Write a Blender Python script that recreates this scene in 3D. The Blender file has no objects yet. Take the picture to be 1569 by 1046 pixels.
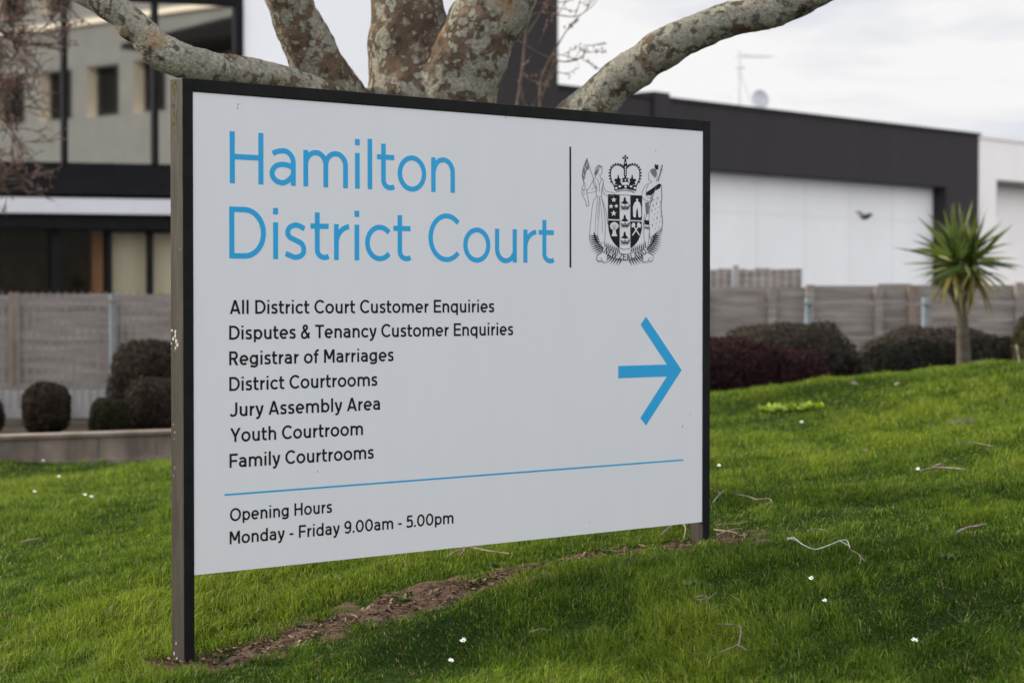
import bpy, math, random
import numpy as np
from math import sin, cos, pi, radians, sqrt
random.seed(7); RNG = np.random.default_rng(11)

# ------------------------------------------------------------------ camera, sky, sun, exposure
FPX, PCX, PCY = 3300.0, 784.5, 523.0          # focal length and centre, in pixels of the 1569 px wide photograph
PITCH, CZ = 0.0208, 1.35
SC = bpy.context.scene; COL = SC.collection
cam = bpy.data.cameras.new('camera'); camo = bpy.data.objects.new('camera', cam); COL.objects.link(camo)
camo.location = (0, 0, CZ); camo.rotation_euler = (pi/2 - PITCH, 0, 0)
cam.sensor_width = 36.0; cam.lens = FPX/1569*36.0
cam.clip_start = 0.1; cam.clip_end = 3000
cam.dof.use_dof = True; cam.dof.focus_distance = 6.9; cam.dof.aperture_fstop = 3.9
SC.camera = camo
SUN_EL = radians(27); SUN_DIR = np.array([-0.93, 0.30, 0.0]); SUN_DIR /= np.linalg.norm(SUN_DIR)
SUN_DIR = np.array([SUN_DIR[0]*cos(SUN_EL), SUN_DIR[1]*cos(SUN_EL), sin(SUN_EL)])
sl = bpy.data.lights.new('sun', 'SUN'); so = bpy.data.objects.new('sun', sl); COL.objects.link(so)
sl.energy = 5.0; sl.angle = radians(4.0); sl.color = (1.0, 0.90, 0.74)
import mathutils
so.rotation_euler = mathutils.Vector(SUN_DIR).to_track_quat('Z', 'Y').to_euler(); so.location = (0, 0, 30)
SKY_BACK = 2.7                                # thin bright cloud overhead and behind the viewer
W = bpy.data.worlds.new('World'); SC.world = W; W.use_nodes = True
nt = W.node_tree; nt.nodes.clear()
def N(tree, typ, **kw):
    n = tree.nodes.new(typ)
    for k, v in kw.items():
        if k in n.inputs.keys(): n.inputs[k].default_value = v
        else: setattr(n, k, v)
    return n
sky = N(nt, 'ShaderNodeTexSky', sky_type='NISHITA', sun_disc=False, sun_elevation=SUN_EL,
        sun_rotation=math.atan2(SUN_DIR[0], SUN_DIR[1]), air_density=1.0, dust_density=2.0)
tc = N(nt, 'ShaderNodeTexCoord'); mp = N(nt, 'ShaderNodeMapping'); mp.inputs['Scale'].default_value = (1.0, 1.0, 5.0)
nz = N(nt, 'ShaderNodeTexNoise', Scale=4.6, Detail=8.0, Roughness=0.55, Distortion=0.35)
rp = N(nt, 'ShaderNodeValToRGB'); rp.color_ramp.elements[0].position = 0.40; rp.color_ramp.elements[1].position = 0.60
rp.color_ramp.elements[0].color = (4.55, 4.9, 5.65, 1); rp.color_ramp.elements[1].color = (7.15, 7.05, 7.05, 1)
cov = N(nt, 'ShaderNodeTexNoise', Scale=1.3, Detail=4.0)
cr = N(nt, 'ShaderNodeValToRGB'); cr.color_ramp.elements[0].position = 0.2; cr.color_ramp.elements[1].position = 0.5
cr.color_ramp.elements[0].color = (.72, .72, .72, 1); cr.color_ramp.elements[1].color = (.97, .97, .97, 1)
mx = N(nt, 'ShaderNodeMixRGB'); bg = N(nt, 'ShaderNodeBackground', Strength=0.1); ow = N(nt, 'ShaderNodeOutputWorld')
L = nt.links.new
L(tc.outputs['Generated'], mp.inputs['Vector']); L(mp.outputs[0], nz.inputs['Vector']); L(mp.outputs[0], cov.inputs['Vector'])
L(nz.outputs[0], rp.inputs[0]); L(cov.outputs[0], cr.inputs[0]); L(cr.outputs[0], mx.inputs[0])
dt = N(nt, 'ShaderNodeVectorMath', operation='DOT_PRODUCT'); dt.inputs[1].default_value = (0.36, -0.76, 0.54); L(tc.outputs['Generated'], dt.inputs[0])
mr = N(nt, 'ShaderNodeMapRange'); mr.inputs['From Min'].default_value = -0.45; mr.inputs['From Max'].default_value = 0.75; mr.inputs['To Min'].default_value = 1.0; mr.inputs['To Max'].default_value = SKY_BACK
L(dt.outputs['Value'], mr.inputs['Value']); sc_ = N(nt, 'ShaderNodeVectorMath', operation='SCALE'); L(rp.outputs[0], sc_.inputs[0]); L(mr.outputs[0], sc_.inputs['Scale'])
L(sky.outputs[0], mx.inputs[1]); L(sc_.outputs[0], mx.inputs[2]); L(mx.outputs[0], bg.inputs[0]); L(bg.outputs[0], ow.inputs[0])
SC.view_settings.view_transform = 'Standard'; SC.view_settings.look = 'None'
SC.view_settings.exposure = 0.42; SC.view_settings.gamma = 1.0
SC.cycles.use_denoising = True; SC.cycles.use_adaptive_sampling = False; SC.cycles.max_bounces = 8; SC.cycles.transparent_max_bounces = 12

# ------------------------------------------------------------------ pixel -> world helpers
O3 = np.array([0, 0, CZ])
def ray(px, py):
    x, z = (px-PCX)/FPX, -(py-PCY)/FPX
    c, s = cos(PITCH), sin(PITCH)
    return np.array([x, c + z*s, z*c - s])
def at(px, py, depth):                       # world point on the pixel's ray at forward distance depth
    d = ray(px, py); return O3 + d*(depth/d[1])
class Frame:                                  # vertical plane: s along, t out towards the viewer, z up
    def __init__(self, org, ang):             # ang: direction of s in the xy plane, radians from +x
        self.o = np.array(org, float); self.d = np.array([cos(ang), sin(ang), 0]); self.n = np.array([sin(ang), -cos(ang), 0])
    def p(self, s, t, z):
        q = self.o + self.d*s + self.n*t; return (q[0], q[1], z)
    def px(self, px, py, t=0.0):
        D = ray(px, py); o = self.o + self.n*t - O3
        k = self.n @ o/(self.n @ D); q = D*k - o
        return float(q @ self.d), float(O3[2] + D[2]*k)
# sign plane
TH, SZ0, SX0, PW, PH = 0.82616, 6.23713, -0.92131, 2.1858, 1.4
SIGN = Frame((SX0, SZ0, 0), pi/2-TH); STOP = CZ + 0.59175
def suv(px, py):
    s, z = SIGN.px(px, py); return s, STOP - z
def sp(u, v, t=0.0): return SIGN.p(u, t, STOP - v)

# ------------------------------------------------------------------ terrain
CT = [SIGN.p(*(lambda q: (q[0], 0, q[1]))(SIGN.px(a, b))) for a, b in
      ((268,1022),(400,987),(560,936),(700,900),(850,868),(1000,845),(1082,837))]
CT += [tuple(at(*q)) for q in ((0,1046,6.0),(784,1046,5.75),(1200,1046,5.72),(1569,1046,5.6),(784,1200,4.6),(0,1250,4.6),(1700,1200,4.5),
      (1400,730,9.6),(1300,642,13.0),(1569,640,12.0),(1500,800,7.8),(1100,720,10.2),(1569,556,18.5),(1095,606,16.0),(1300,585,17.2),(1450,566,18.0),
      (130,850,8.3),(130,772,11.2),(130,722,14.4),(0,714,15.2),(258,700,16.0),(-250,720,15.2),(600,722,13.0),(860,660,15.6),(1900,545,18.0),(1900,700,9.0),(-300,900,8.0))]
CT += [(2.0,20.5,CZ-1.0),(4.5,21.5,CZ-.95),(0,18.5,CZ-1.2),(-3,17.5,CZ-1.3),(3.0,23,CZ-1.3),(6,24,CZ-1.3),(0,22,CZ-1.4),(-3,21,CZ-1.45),(-6,20,CZ-1.45)]
CT = np.array(CT)
def _tps():
    n = len(CT); d = np.sqrt(((CT[:,None,:2]-CT[None,:,:2])**2).sum(-1))
    K = np.where(d > 0, d*d*np.log(d+1e-9), 0) + 0.03*np.eye(n)
    Pm = np.c_[np.ones(n), CT[:,:2]]
    A = np.block([[K, Pm],[Pm.T, np.zeros((3,3))]])
    return np.linalg.solve(A, np.r_[CT[:,2], 0,0,0])
TW = _tps()
_kx = RNG.uniform(-1, 1, (14, 2)); _kx /= np.linalg.norm(_kx, axis=1)[:,None]; _fr = RNG.uniform(1.2, 7.0, 14); _ph = RNG.uniform(0, 6.28, 14)
def wav(x, y, f=1.0, seed=0):                 # cheap smooth noise, about -1..1
    x = np.asarray(x, float); y = np.asarray(y, float); r = np.zeros_like(x+y)
    for i in range(14):
        r += np.sin(f*_fr[i]*(x*_kx[i,0]+y*_kx[i,1]) + _ph[i]*(1+seed*1.37))
    return r/4.2
def gz(x, y):
    x = np.asarray(x, float); y = np.asarray(y, float); sh = x.shape
    X = x.ravel(); Y = y.ravel(); out = np.empty(X.size)
    for a in range(0, X.size, 40000):
        xa, ya = X[a:a+40000], Y[a:a+40000]
        d2 = (xa[:,None]-CT[None,:,0])**2 + (ya[:,None]-CT[None,:,1])**2
        out[a:a+40000] = (0.5*d2*np.log(d2+1e-12)) @ TW[:len(CT)] + TW[-3] + TW[-2]*xa + TW[-1]*ya
    tt = np.abs((X-SX0)*SIGN.n[0]+(Y-SZ0)*SIGN.n[1]); am = np.clip((tt-.25)/1.3, 0, 1)
    return (out + (0.006+.030*am)*wav(X, Y, 0.62, 3)*np.clip((19-Y)/5, .15, 1)).reshape(sh)
def gat(px, py):                              # where the pixel's ray meets the lawn
    D = ray(px, py); k = np.linspace(4.5, 26, 1500); q = O3[None] + D[None]*(k/D[1])[:,None]
    g = gz(q[:,0], q[:,1]); i = int(np.argmax(q[:,2] <= g)) or len(k)-1
    return np.array([q[i,0], q[i,1], g[i]])

# ------------------------------------------------------------------ object helpers
ORI = {}
def tag(o, label=None, cat=None, group=None, kind=None):
    if label: o['label'] = label
    if cat: o['category'] = cat
    if group: o['group'] = group
    if kind: o['kind'] = kind
    return o
def thing(name, loc, label, cat, group=None):
    o = bpy.data.objects.new(name, None); COL.objects.link(o); o.location = loc; o.empty_display_size = 0.1
    ORI[o.name] = np.array(loc, float); return tag(o, label, cat, group)
class MB:
    def __init__(self): self.v = []; self.f = []; self.m = []; self.mi = 0
    def add(self, vs, fs):
        b = len(self.v); self.v += [tuple(map(float, q)) for q in vs]
        self.f += [tuple(b+i for i in f) for f in fs]; self.m += [self.mi]*len(fs)
    def box8(self, P): self.add(P, [(0,3,2,1),(4,5,6,7),(0,1,5,4),(1,2,6,5),(2,3,7,6),(3,0,4,7)])
    def box(self, x0, x1, y0, y1, z0, z1):
        self.box8([(x0,y0,z0),(x1,y0,z0),(x1,y1,z0),(x0,y1,z0),(x0,y0,z1),(x1,y0,z1),(x1,y1,z1),(x0,y1,z1)])
    def fbox(self, F, s0, s1, t0, t1, z0, z1):  # box in a Frame
        self.box8([F.p(s0,t1,z0),F.p(s1,t1,z0),F.p(s1,t0,z0),F.p(s0,t0,z0),F.p(s0,t1,z1),F.p(s1,t1,z1),F.p(s1,t0,z1),F.p(s0,t0,z1)])
    def tube(self, pts, rad, n=8, cap=True, wob=0.0):
        P = np.array(pts, float); m = len(P); R = np.broadcast_to(np.asarray(rad, float), (m,))
        T = np.gradient(P, axis=0); T /= np.linalg.norm(T, axis=1)[:,None]+1e-12
        u = np.cross(T[0], [0.3,0.2,1.0]); 
        if np.linalg.norm(u) < 1e-3: u = np.cross(T[0], [1,0,0])
        u /= np.linalg.norm(u); b = len(self.v); a = np.arange(n)*2*pi/n
        for i in range(m):
            u = u - T[i]*(u@T[i]); u /= np.linalg.norm(u)+1e-12; w = np.cross(T[i], u)
            rr = R[i]*(1+wob*RNG.uniform(-1,1,n)) if wob else np.full(n, R[i])
            q = P[i] + (np.cos(a)*rr)[:,None]*u + (np.sin(a)*rr)[:,None]*w
            self.v += [tuple(map(float, t)) for t in q]
        k0 = len(self.f)
        for i in range(m-1):
            for j in range(n):
                k = (j+1) % n; self.f.append((b+i*n+j, b+i*n+k, b+(i+1)*n+k, b+(i+1)*n+j))
        if cap: self.f.append(tuple(b+j for j in range(n-1,-1,-1))); self.f.append(tuple(b+(m-1)*n+j for j in range(n)))
        self.m += [self.mi]*(len(self.f)-k0)
    def build(self, name, mat, parent=None, org=None, smooth=False):
        o0 = ORI[parent.name] if parent else (np.array(org, float) if org is not None else np.zeros(3))
        me = bpy.data.meshes.new(name)
        V = (np.array(self.v)-o0)
        me.from_pydata(V.tolist(), [], self.f)
        for q in (mat if isinstance(mat, (list, tuple)) else [mat]): me.materials.append(q)
        if any(self.m): me.polygons.foreach_set('material_index', self.m)
        if smooth: me.polygons.foreach_set('use_smooth', [True]*len(self.f))
        me.update()
        o = bpy.data.objects.new(name, me); COL.objects.link(o)
        if parent: o.parent = parent; ORI[o.name] = o0
        else: o.location = o0; ORI[o.name] = o0
        return o
def np_mesh(name, verts, loops, starts, totals, mat, parent=None, org=(0,0,0), colors=None):
    o0 = ORI[parent.name] if parent else np.array(org, float)
    me = bpy.data.meshes.new(name); me.vertices.add(len(verts)); me.loops.add(len(loops)); me.polygons.add(len(starts))
    me.vertices.foreach_set('co', (verts-o0).astype(np.float32).ravel())
    me.loops.foreach_set('vertex_index', loops.astype(np.int32))
    me.polygons.foreach_set('loop_start', starts.astype(np.int32))
    try: me.polygons.foreach_set('loop_total', totals.astype(np.int32))
    except Exception: pass
    if colors is not None:
        at_ = me.attributes.new('tint', 'FLOAT_COLOR', 'POINT')
        at_.data.foreach_set('color', np.c_[colors, np.ones(len(colors))].astype(np.float32).ravel())
    me.materials.append(mat); me.update(calc_edges=True)
    o = bpy.data.objects.new(name, me); COL.objects.link(o)
    if parent: o.parent = parent
    else: o.location = o0
    ORI[o.name] = o0
    return o

# ------------------------------------------------------------------ materials
def newmat(name):
    m = bpy.data.materials.new(name); m.use_nodes = True; t = m.node_tree; t.nodes.clear()
    out = N(t, 'ShaderNodeOutputMaterial'); b = N(t, 'ShaderNodeBsdfPrincipled')
    t.links.new(b.outputs[0], out.inputs[0]); return m, t, b, out
def c4(c): return (c[0], c[1], c[2], 1)
def noisy(name, a, b, scale=8, rough=0.7, bump=0.0, bscale=None, detail=6, lo=.35, hi=.65, stretch=(1,1,1), spec=0.4, third=None):
    m, t, p, out = newmat(name); l = t.links.new
    tcn = N(t, 'ShaderNodeTexCoord'); mpn = N(t, 'ShaderNodeMapping'); mpn.inputs['Scale'].default_value = stretch
    l(tcn.outputs['Object'], mpn.inputs[0])
    n = N(t, 'ShaderNodeTexNoise', Scale=scale, Detail=detail, Roughness=0.6); l(mpn.outputs[0], n.inputs['Vector'])
    r = N(t, 'ShaderNodeValToRGB'); e = r.color_ramp.elements
    e[0].position = lo; e[1].position = hi; e[0].color = c4(a); e[1].color = c4(b)
    if third: x = e.new((lo+hi)/2); x.color = c4(third)
    l(n.outputs[0], r.inputs[0]); l(r.outputs[0], p.inputs['Base Color'])
    p.inputs['Roughness'].default_value = rough; p.inputs['Specular IOR Level'].default_value = spec
    if bump:
        n2 = N(t, 'ShaderNodeTexNoise', Scale=bscale or scale*3, Detail=6.0); l(mpn.outputs[0], n2.inputs['Vector'])
        bp = N(t, 'ShaderNodeBump', Strength=bump, Distance=0.02); l(n2.outputs[0], bp.inputs['Height']); l(bp.outputs[0], p.inputs['Normal'])
    return m
def leafmat(name, trans=0.35, rough=0.45, color=None, var=None, spec=.3):
    m, t, p, out = newmat(name); l = t.links.new
    if color is None:
        a = N(t, 'ShaderNodeAttribute', attribute_name='tint'); src = a.outputs['Color']
    else:
        n = N(t, 'ShaderNodeTexNoise', Scale=9.0, Detail=3.0); tcn = N(t, 'ShaderNodeTexCoord'); l(tcn.outputs['Object'], n.inputs['Vector'])
        r = N(t, 'ShaderNodeValToRGB'); r.color_ramp.elements[0].color = c4(color); r.color_ramp.elements[1].color = c4(var)
        r.color_ramp.elements[0].position = .35; r.color_ramp.elements[1].position = .65
        l(n.outputs[0], r.inputs[0]); src = r.outputs[0]
    l(src, p.inputs['Base Color']); p.inputs['Roughness'].default_value = rough; p.inputs['Specular IOR Level'].default_value = spec
    tr = N(t, 'ShaderNodeBsdfTranslucent'); l(src, tr.inputs[0]); mxs = N(t, 'ShaderNodeMixShader', Fac=trans)
    l(p.outputs[0], mxs.inputs[1]); l(tr.outputs[0], mxs.inputs[2]); l(mxs.outputs[0], out.inputs[0])
    return m
def glassmat(name, refl=0.5, tint=(.5,.5,.48), tcol=(1,1,1)):
    m, t, p, out = newmat(name); l = t.links.new; t.nodes.remove(p)
    g = N(t, 'ShaderNodeBsdfGlossy', Roughness=0.02); g.inputs[0].default_value = c4(tint)
    tr = N(t, 'ShaderNodeBsdfTransparent'); tr.inputs[0].default_value = c4(tcol)
    mxs = N(t, 'ShaderNodeMixShader', Fac=refl); l(tr.outputs[0], mxs.inputs[1]); l(g.outputs[0], mxs.inputs[2]); l(mxs.outputs[0], out.inputs[0])
    return m
def barkmat(name):
    m, t, p, out = newmat(name); l = t.links.new
    tcn = N(t, 'ShaderNodeTexCoord'); co = tcn.outputs['Object']
    n1 = N(t, 'ShaderNodeTexNoise', Scale=9.0, Detail=8.0, Roughness=0.65); l(co, n1.inputs['Vector'])
    r1 = N(t, 'ShaderNodeValToRGB'); e = r1.color_ramp.elements
    e[0].position = .3; e[0].color = (.05,.038,.026,1); e[1].position = .7; e[1].color = (.17,.125,.085,1); x = e.new(.5); x.color = (.09,.062,.042,1)
    l(n1.outputs[0], r1.inputs[0])
    # warp for ragged lichen edges
    nw = N(t, 'ShaderNodeTexNoise', Scale=30.0, Detail=5.0); l(co, nw.inputs['Vector'])
    va = N(t, 'ShaderNodeVectorMath', operation='MULTIPLY_ADD'); va.inputs[1].default_value = (.05,.05,.05); l(nw.outputs['Color'], va.inputs[0]); l(co, va.inputs[2])
    sx = N(t, 'ShaderNodeSeparateXYZ'); l(co, sx.inputs[0]); ax_ = N(t, 'ShaderNodeMath', operation='ADD'); ax_.inputs[1].default_value = .12; l(sx.outputs[0], ax_.inputs[0])
    ab = N(t, 'ShaderNodeMath', operation='ABSOLUTE'); l(ax_.outputs[0], ab.inputs[0]); mrx = N(t, 'ShaderNodeMapRange'); mrx.inputs['From Min'].default_value = .2; mrx.inputs['From Max'].default_value = .75; mrx.inputs['To Min'].default_value = -.025; mrx.inputs['To Max'].default_value = .22; l(ab.outputs[0], mrx.inputs['Value'])
    def spots(scale, lo, hi, mod):
        v = N(t, 'ShaderNodeTexVoronoi', Scale=scale); l(va.outputs[0], v.inputs['Vector'])
        k = N(t, 'ShaderNodeTexNoise', Scale=mod, Detail=3.0); l(co, k.inputs['Vector'])
        mu = N(t, 'ShaderNodeMath', operation='MULTIPLY_ADD'); mu.inputs[1].default_value = 1.1; l(k.outputs[0], mu.inputs[0])
        iv = N(t, 'ShaderNodeMath', operation='MULTIPLY'); iv.inputs[1].default_value = -1.0; l(v.outputs['Distance'], iv.inputs[0]); l(iv.outputs[0], mu.inputs[2])
        m2 = N(t, 'ShaderNodeMath', operation='ADD'); l(mu.outputs[0], m2.inputs[0]); l(mrx.outputs[0], m2.inputs[1]); mu = m2
        r = N(t, 'ShaderNodeValToRGB'); r.color_ramp.elements[0].position = lo; r.color_ramp.elements[1].position = hi; l(mu.outputs[0], r.inputs[0]); return r.outputs[0]
    def mix(fac, a, col):
        q = N(t, 'ShaderNodeMixRGB'); l(fac, q.inputs[0]); l(a, q.inputs[1])
        if isinstance(col, tuple): q.inputs[2].default_value = c4(col)
        else: l(col, q.inputs[2])
        return q.outputs[0]
    nl = N(t, 'ShaderNodeTexNoise', Scale=70.0, Detail=6.0, Roughness=.7); l(co, nl.inputs['Vector'])
    rl = N(t, 'ShaderNodeValToRGB'); rl.color_ramp.elements[0].position=.3; rl.color_ramp.elements[1].position=.7
    rl.color_ramp.elements[0].color = (.10,.095,.072,1); rl.color_ramp.elements[1].color = (.31,.295,.235,1); l(nl.outputs[0], rl.inputs[0])
    big = spots(9.0, .10, .2, 4.0); mid = spots(26.0, .16, .22, 8.0); sm = spots(70.0, .50, .58, 6.0)
    c = mix(big, r1.outputs[0], rl.outputs[0]); c = mix(mid, c, rl.outputs[0]); c = mix(sm, c, (.30,.295,.235))
    og = N(t, 'ShaderNodeTexNoise', Scale=5.0, Detail=4.0); mo = N(t, 'ShaderNodeMapping'); mo.inputs['Location'].default_value = (7,3,1); l(co, mo.inputs[0]); l(mo.outputs[0], og.inputs['Vector'])
    ro = N(t, 'ShaderNodeValToRGB'); ro.color_ramp.elements[0].position=.62; ro.color_ramp.elements[1].position=.72; ro.color_ramp.elements[1].color=(.6,.6,.6,1); l(og.outputs[0], ro.inputs[0])
    c = mix(ro.outputs[0], c, (.22,.115,.045))
    bk = N(t, 'ShaderNodeTexNoise', Scale=22.0, Detail=6.0); l(co, bk.inputs['Vector'])
    rb = N(t, 'ShaderNodeValToRGB'); rb.color_ramp.elements[0].position=.57; rb.color_ramp.elements[1].position=.63; rb.color_ramp.elements[1].color=(.8,.8,.8,1); l(bk.outputs[0], rb.inputs[0])
    c = mix(rb.outputs[0], c, (.035,.03,.022))
    l(c, p.inputs['Base Color']); p.inputs['Roughness'].default_value = .9; p.inputs['Specular IOR Level'].default_value = .15
    ad = N(t, 'ShaderNodeMath', operation='ADD'); l(n1.outputs[0], ad.inputs[0])
    a2 = N(t, 'ShaderNodeMath', operation='MULTIPLY_ADD'); a2.inputs[1].default_value = .35; l(mid, a2.inputs[0]); l(ad.outputs[0], a2.inputs[2]); l(nl.outputs[0], ad.inputs[1])
    bp = N(t, 'ShaderNodeBump', Strength=.85, Distance=.012); l(a2.outputs[0], bp.inputs['Height']); l(bp.outputs[0], p.inputs['Normal'])
    return m
M = {}
M['black'] = noisy('black_paint', (.0045,.0045,.0048), (.008,.008,.0078), 14, .6, .05, spec=.12)
M['postside'] = noisy('weathered_post', (.020,.016,.012), (.042,.034,.027), 6, .65, .15, stretch=(6,6,.7), spec=.2)
M['scuff'] = noisy('bare_chip', (.25,.23,.19), (.42,.39,.34), 40, .8)
M['moss'] = noisy('moss_stain', (.045,.05,.012), (.09,.08,.025), 60, .95)
M['panel'] = noisy('white_panel', (.612,.622,.638), (.626,.635,.65), 3, .5, 0, spec=.35, stretch=(3,3,.3))
M['blue'] = noisy('blue_vinyl', (.006,.30,.59), (.008,.32,.62), 5, .45, spec=.35)
M['ink'] = noisy('black_vinyl', (.007,.008,.009), (.010,.011,.012), 5, .6, spec=.12)
M['thin'] = noisy('grey_vinyl', (.12,.125,.13), (.15,.155,.16), 5, .5, spec=.3)
M['bark'] = barkmat('lichen_bark')
M['twig'] = noisy('twig_bark', (.055,.038,.028), (.13,.09,.065), 20, .9)
M['bud'] = noisy('dry_buds', (.12,.06,.04), (.20,.11,.075), 20, .8)
M['white_wall'] = noisy('white_render', (.74,.735,.735), (.78,.775,.77), .5, .8, .02, spec=.2)
M['shed_wall'] = noisy('shed_white', (.66,.65,.64), (.70,.69,.68), .5, .8, .02, spec=.2)
M['canopy'] = noisy('canopy_white', (.50,.50,.51), (.54,.54,.55), 1, .7)
M['cream_wall'] = noisy('cream_render', (.70,.66,.625), (.74,.70,.665), .5, .8, .02, spec=.2)
M['dark_wall'] = noisy('charcoal_cladding', (.028,.0245,.0255), (.033,.0285,.0295), 1.2, .8, .03, stretch=(2,2,.15), spec=.15)
M['dark_frame'] = noisy('charcoal_frame', (.004,.004,.0045), (.007,.007,.0075), 4, .6, spec=.12)
M['grey_wall'] = noisy('grey_render', (.155,.165,.17), (.18,.19,.192), .7, .85)
M['reveal'] = noisy('lit_cream_reveal', (.76,.70,.60), (.80,.74,.64), 2, .8)  # light falling on the window reveals is put into this colour; ledges share it
M['glass'] = glassmat('reflective_glass', .62, (.86,.85,.82), (.35,.36,.36))
M['glass2'] = glassmat('shop_glass', .05, (.25,.25,.25), (.85,.84,.8))
M['blind'] = noisy('cream_blind', (.78,.71,.57), (.84,.78,.65), 2, .8, stretch=(1,1,.3))
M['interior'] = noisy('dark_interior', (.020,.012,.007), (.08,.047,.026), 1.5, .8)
M['rust'] = noisy('brown_column', (.36,.17,.08), (.44,.22,.11), 3, .7)
M['timber'] = noisy('grey_timber', (.14,.12,.104), (.27,.235,.208), 1.6, .9, .3, 12, stretch=(1,1,9), third=(.205,.177,.156))
M['timber2'] = noisy('brown_timber', (.12,.085,.06), (.2,.15,.115), 3, .9, .3)
M['concrete'] = noisy('weathered_concrete', (.095,.075,.058), (.205,.165,.13), 3.2, .9, .25, 20, stretch=(1,1,.5))
M['stain'] = noisy('joint_stain', (.085,.07,.06), (.14,.118,.10), 4, .95)
M['pale_conc'] = noisy('pale_concrete', (.20,.19,.18), (.31,.30,.29), 2, .9)
M['galv'] = noisy('galvanised_steel', (.15,.185,.205), (.20,.235,.255), 6, .5)
M['steel_dark'] = noisy('dark_steel', (.15,.135,.125), (.20,.18,.165), 6, .6)
M['soil'] = noisy('bed_soil', (.022,.018,.015), (.045,.037,.03), 5, .95, .4, spec=.03)
M['dirt'] = None
M['yard'] = noisy('yard_asphalt', (.05,.048,.046), (.075,.072,.07), 3, .95, .2, spec=.1)
M['mulch'] = leafmat('bark_mulch', .05, .9, spec=.05)
M['leaf'] = leafmat('leaves', .25)
M['hedge'] = leafmat('hedge_leaves', .12, .9, spec=.08)
M['grass'] = leafmat('grass_blades', .36, .6, spec=.10)
M['petal'] = noisy('daisy_petal', (.78,.78,.76), (.85,.85,.83), 30, .7)
M['yolk'] = noisy('daisy_centre', (.55,.36,.03), (.6,.42,.05), 40, .8)
M['stem'] = noisy('green_stem', (.06,.11,.02), (.09,.15,.03), 20, .7)
M['stick'] = noisy('dry_stick', (.09,.07,.052), (.21,.17,.13), 25, .9)
M['plastic'] = noisy('white_plastic', (.36,.36,.33), (.55,.55,.52), 30, .5)
M['clod'] = noisy('dead_leaf', (.10,.05,.03), (.2,.1,.06), 20, .9)
M['dish'] = noisy('dish_grey', (.42,.43,.44), (.5,.51,.52), 3, .5)
M['antenna'] = noisy('antenna_metal', (.45,.44,.43), (.55,.53,.52), 3, .5)
M['bird'] = noisy('bird_feather', (.03,.032,.035), (.07,.072,.075), 10, .8)

# ------------------------------------------------------------------ ground sheets
mb = MB(); mb.add([(-700,-500,-.14),(700,-500,-.14),(700,1500,-.14),(-700,1500,-.14)], [(0,1,2,3)])
tag(mb.build('ground', M['yard']), kind='structure')
def lawn():
    xs = np.linspace(-9, 10, 153); ys = np.linspace(2.5, 24.5, 177); X, Y = np.meshgrid(xs, ys); Z = gz(X, Y)
    # the near side keeps falling gently; the back edge dips under the yard
    Z = np.where((Y > 15.3) & (X < -1.2), np.minimum(Z, CZ-1.52), Z)
    nx, ny = len(xs), len(ys); V = np.stack([X,Y,Z], -1).reshape(-1,3)
    i = np.arange(nx*ny).reshape(ny, nx); q = np.stack([i[:-1,:-1], i[:-1,1:], i[1:,1:], i[1:,:-1]], -1).reshape(-1)
    n = (nx-1)*(ny-1)
    m = noisy('lawn_soil', (.010,.016,.004), (.026,.032,.009), 14, .95, .4, 60, spec=.03)
    o = np_mesh('lawn', V, q, np.arange(n)*4, np.full(n,4), m)
    o.data.polygons.foreach_set('use_smooth', [True]*n); tag(o, kind='structure')
lawn()
# worn bare strip along the foot of the sign
def strip_d(x, y):                            # signed distance from the sign line, and place along it
    dx, dy = x-SX0, y-SZ0
    return dx*SIGN.n[0]+dy*SIGN.n[1], dx*SIGN.d[0]+dy*SIGN.d[1]
def bare(x, y):                               # 0 = turf ... 1 = bare soil
    t, s = strip_d(x, y)
    c = 0.01 + 0.035*np.sin(s*2.1+.6) - .03*(s>1.2)
    half = 0.047 + 0.035*wav(x, y, 1.3, 1) + .05*np.exp(-((s-.25)/.35)**2) + .05*np.exp(-((s-2.22)/.3)**2) - .012*np.exp(-((s-1.45)/.25)**2) + .05*np.exp(-((s-.0)/.2)**2)
    e = 1 - np.abs(t-c)/np.maximum(half, .02)
    e = e + .6*wav(x, y, 5.0, 2)
    end = np.clip((s+.16)/.06, 0, 1)*np.clip((2.48-s)/.1, 0, 1)
    return np.clip(e*2.2, 0, 1)*end
def dirt():
    ss = np.linspace(-.24, 2.6, 190); ts = np.linspace(-.26, .3, 40); S, T = np.meshgrid(ss, ts)
    X = SX0 + SIGN.d[0]*S + SIGN.n[0]*T; Y = SZ0 + SIGN.d[1]*S + SIGN.n[1]*T
    Z = gz(X, Y) + .004 + .006*(wav(X, Y, 9, 5)) - .02*np.clip((np.abs(T)-.13)/.12, 0, 1)
    i = np.arange(S.size).reshape(S.shape); q = np.stack([i[:-1,:-1], i[:-1,1:], i[1:,1:], i[1:,:-1]], -1).reshape(-1); n = len(q)//4
    m = noisy('bare_soil', (.034,.022,.015), (.12,.082,.055), 22, .95, .8, 90, spec=.05, third=(.085,.057,.04))
    o = np_mesh('dirt_strip', np.stack([X,Y,Z],-1).reshape(-1,3), q, np.arange(n)*4, np.full(n,4), m); tag(o, kind='structure')
dirt()

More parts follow.
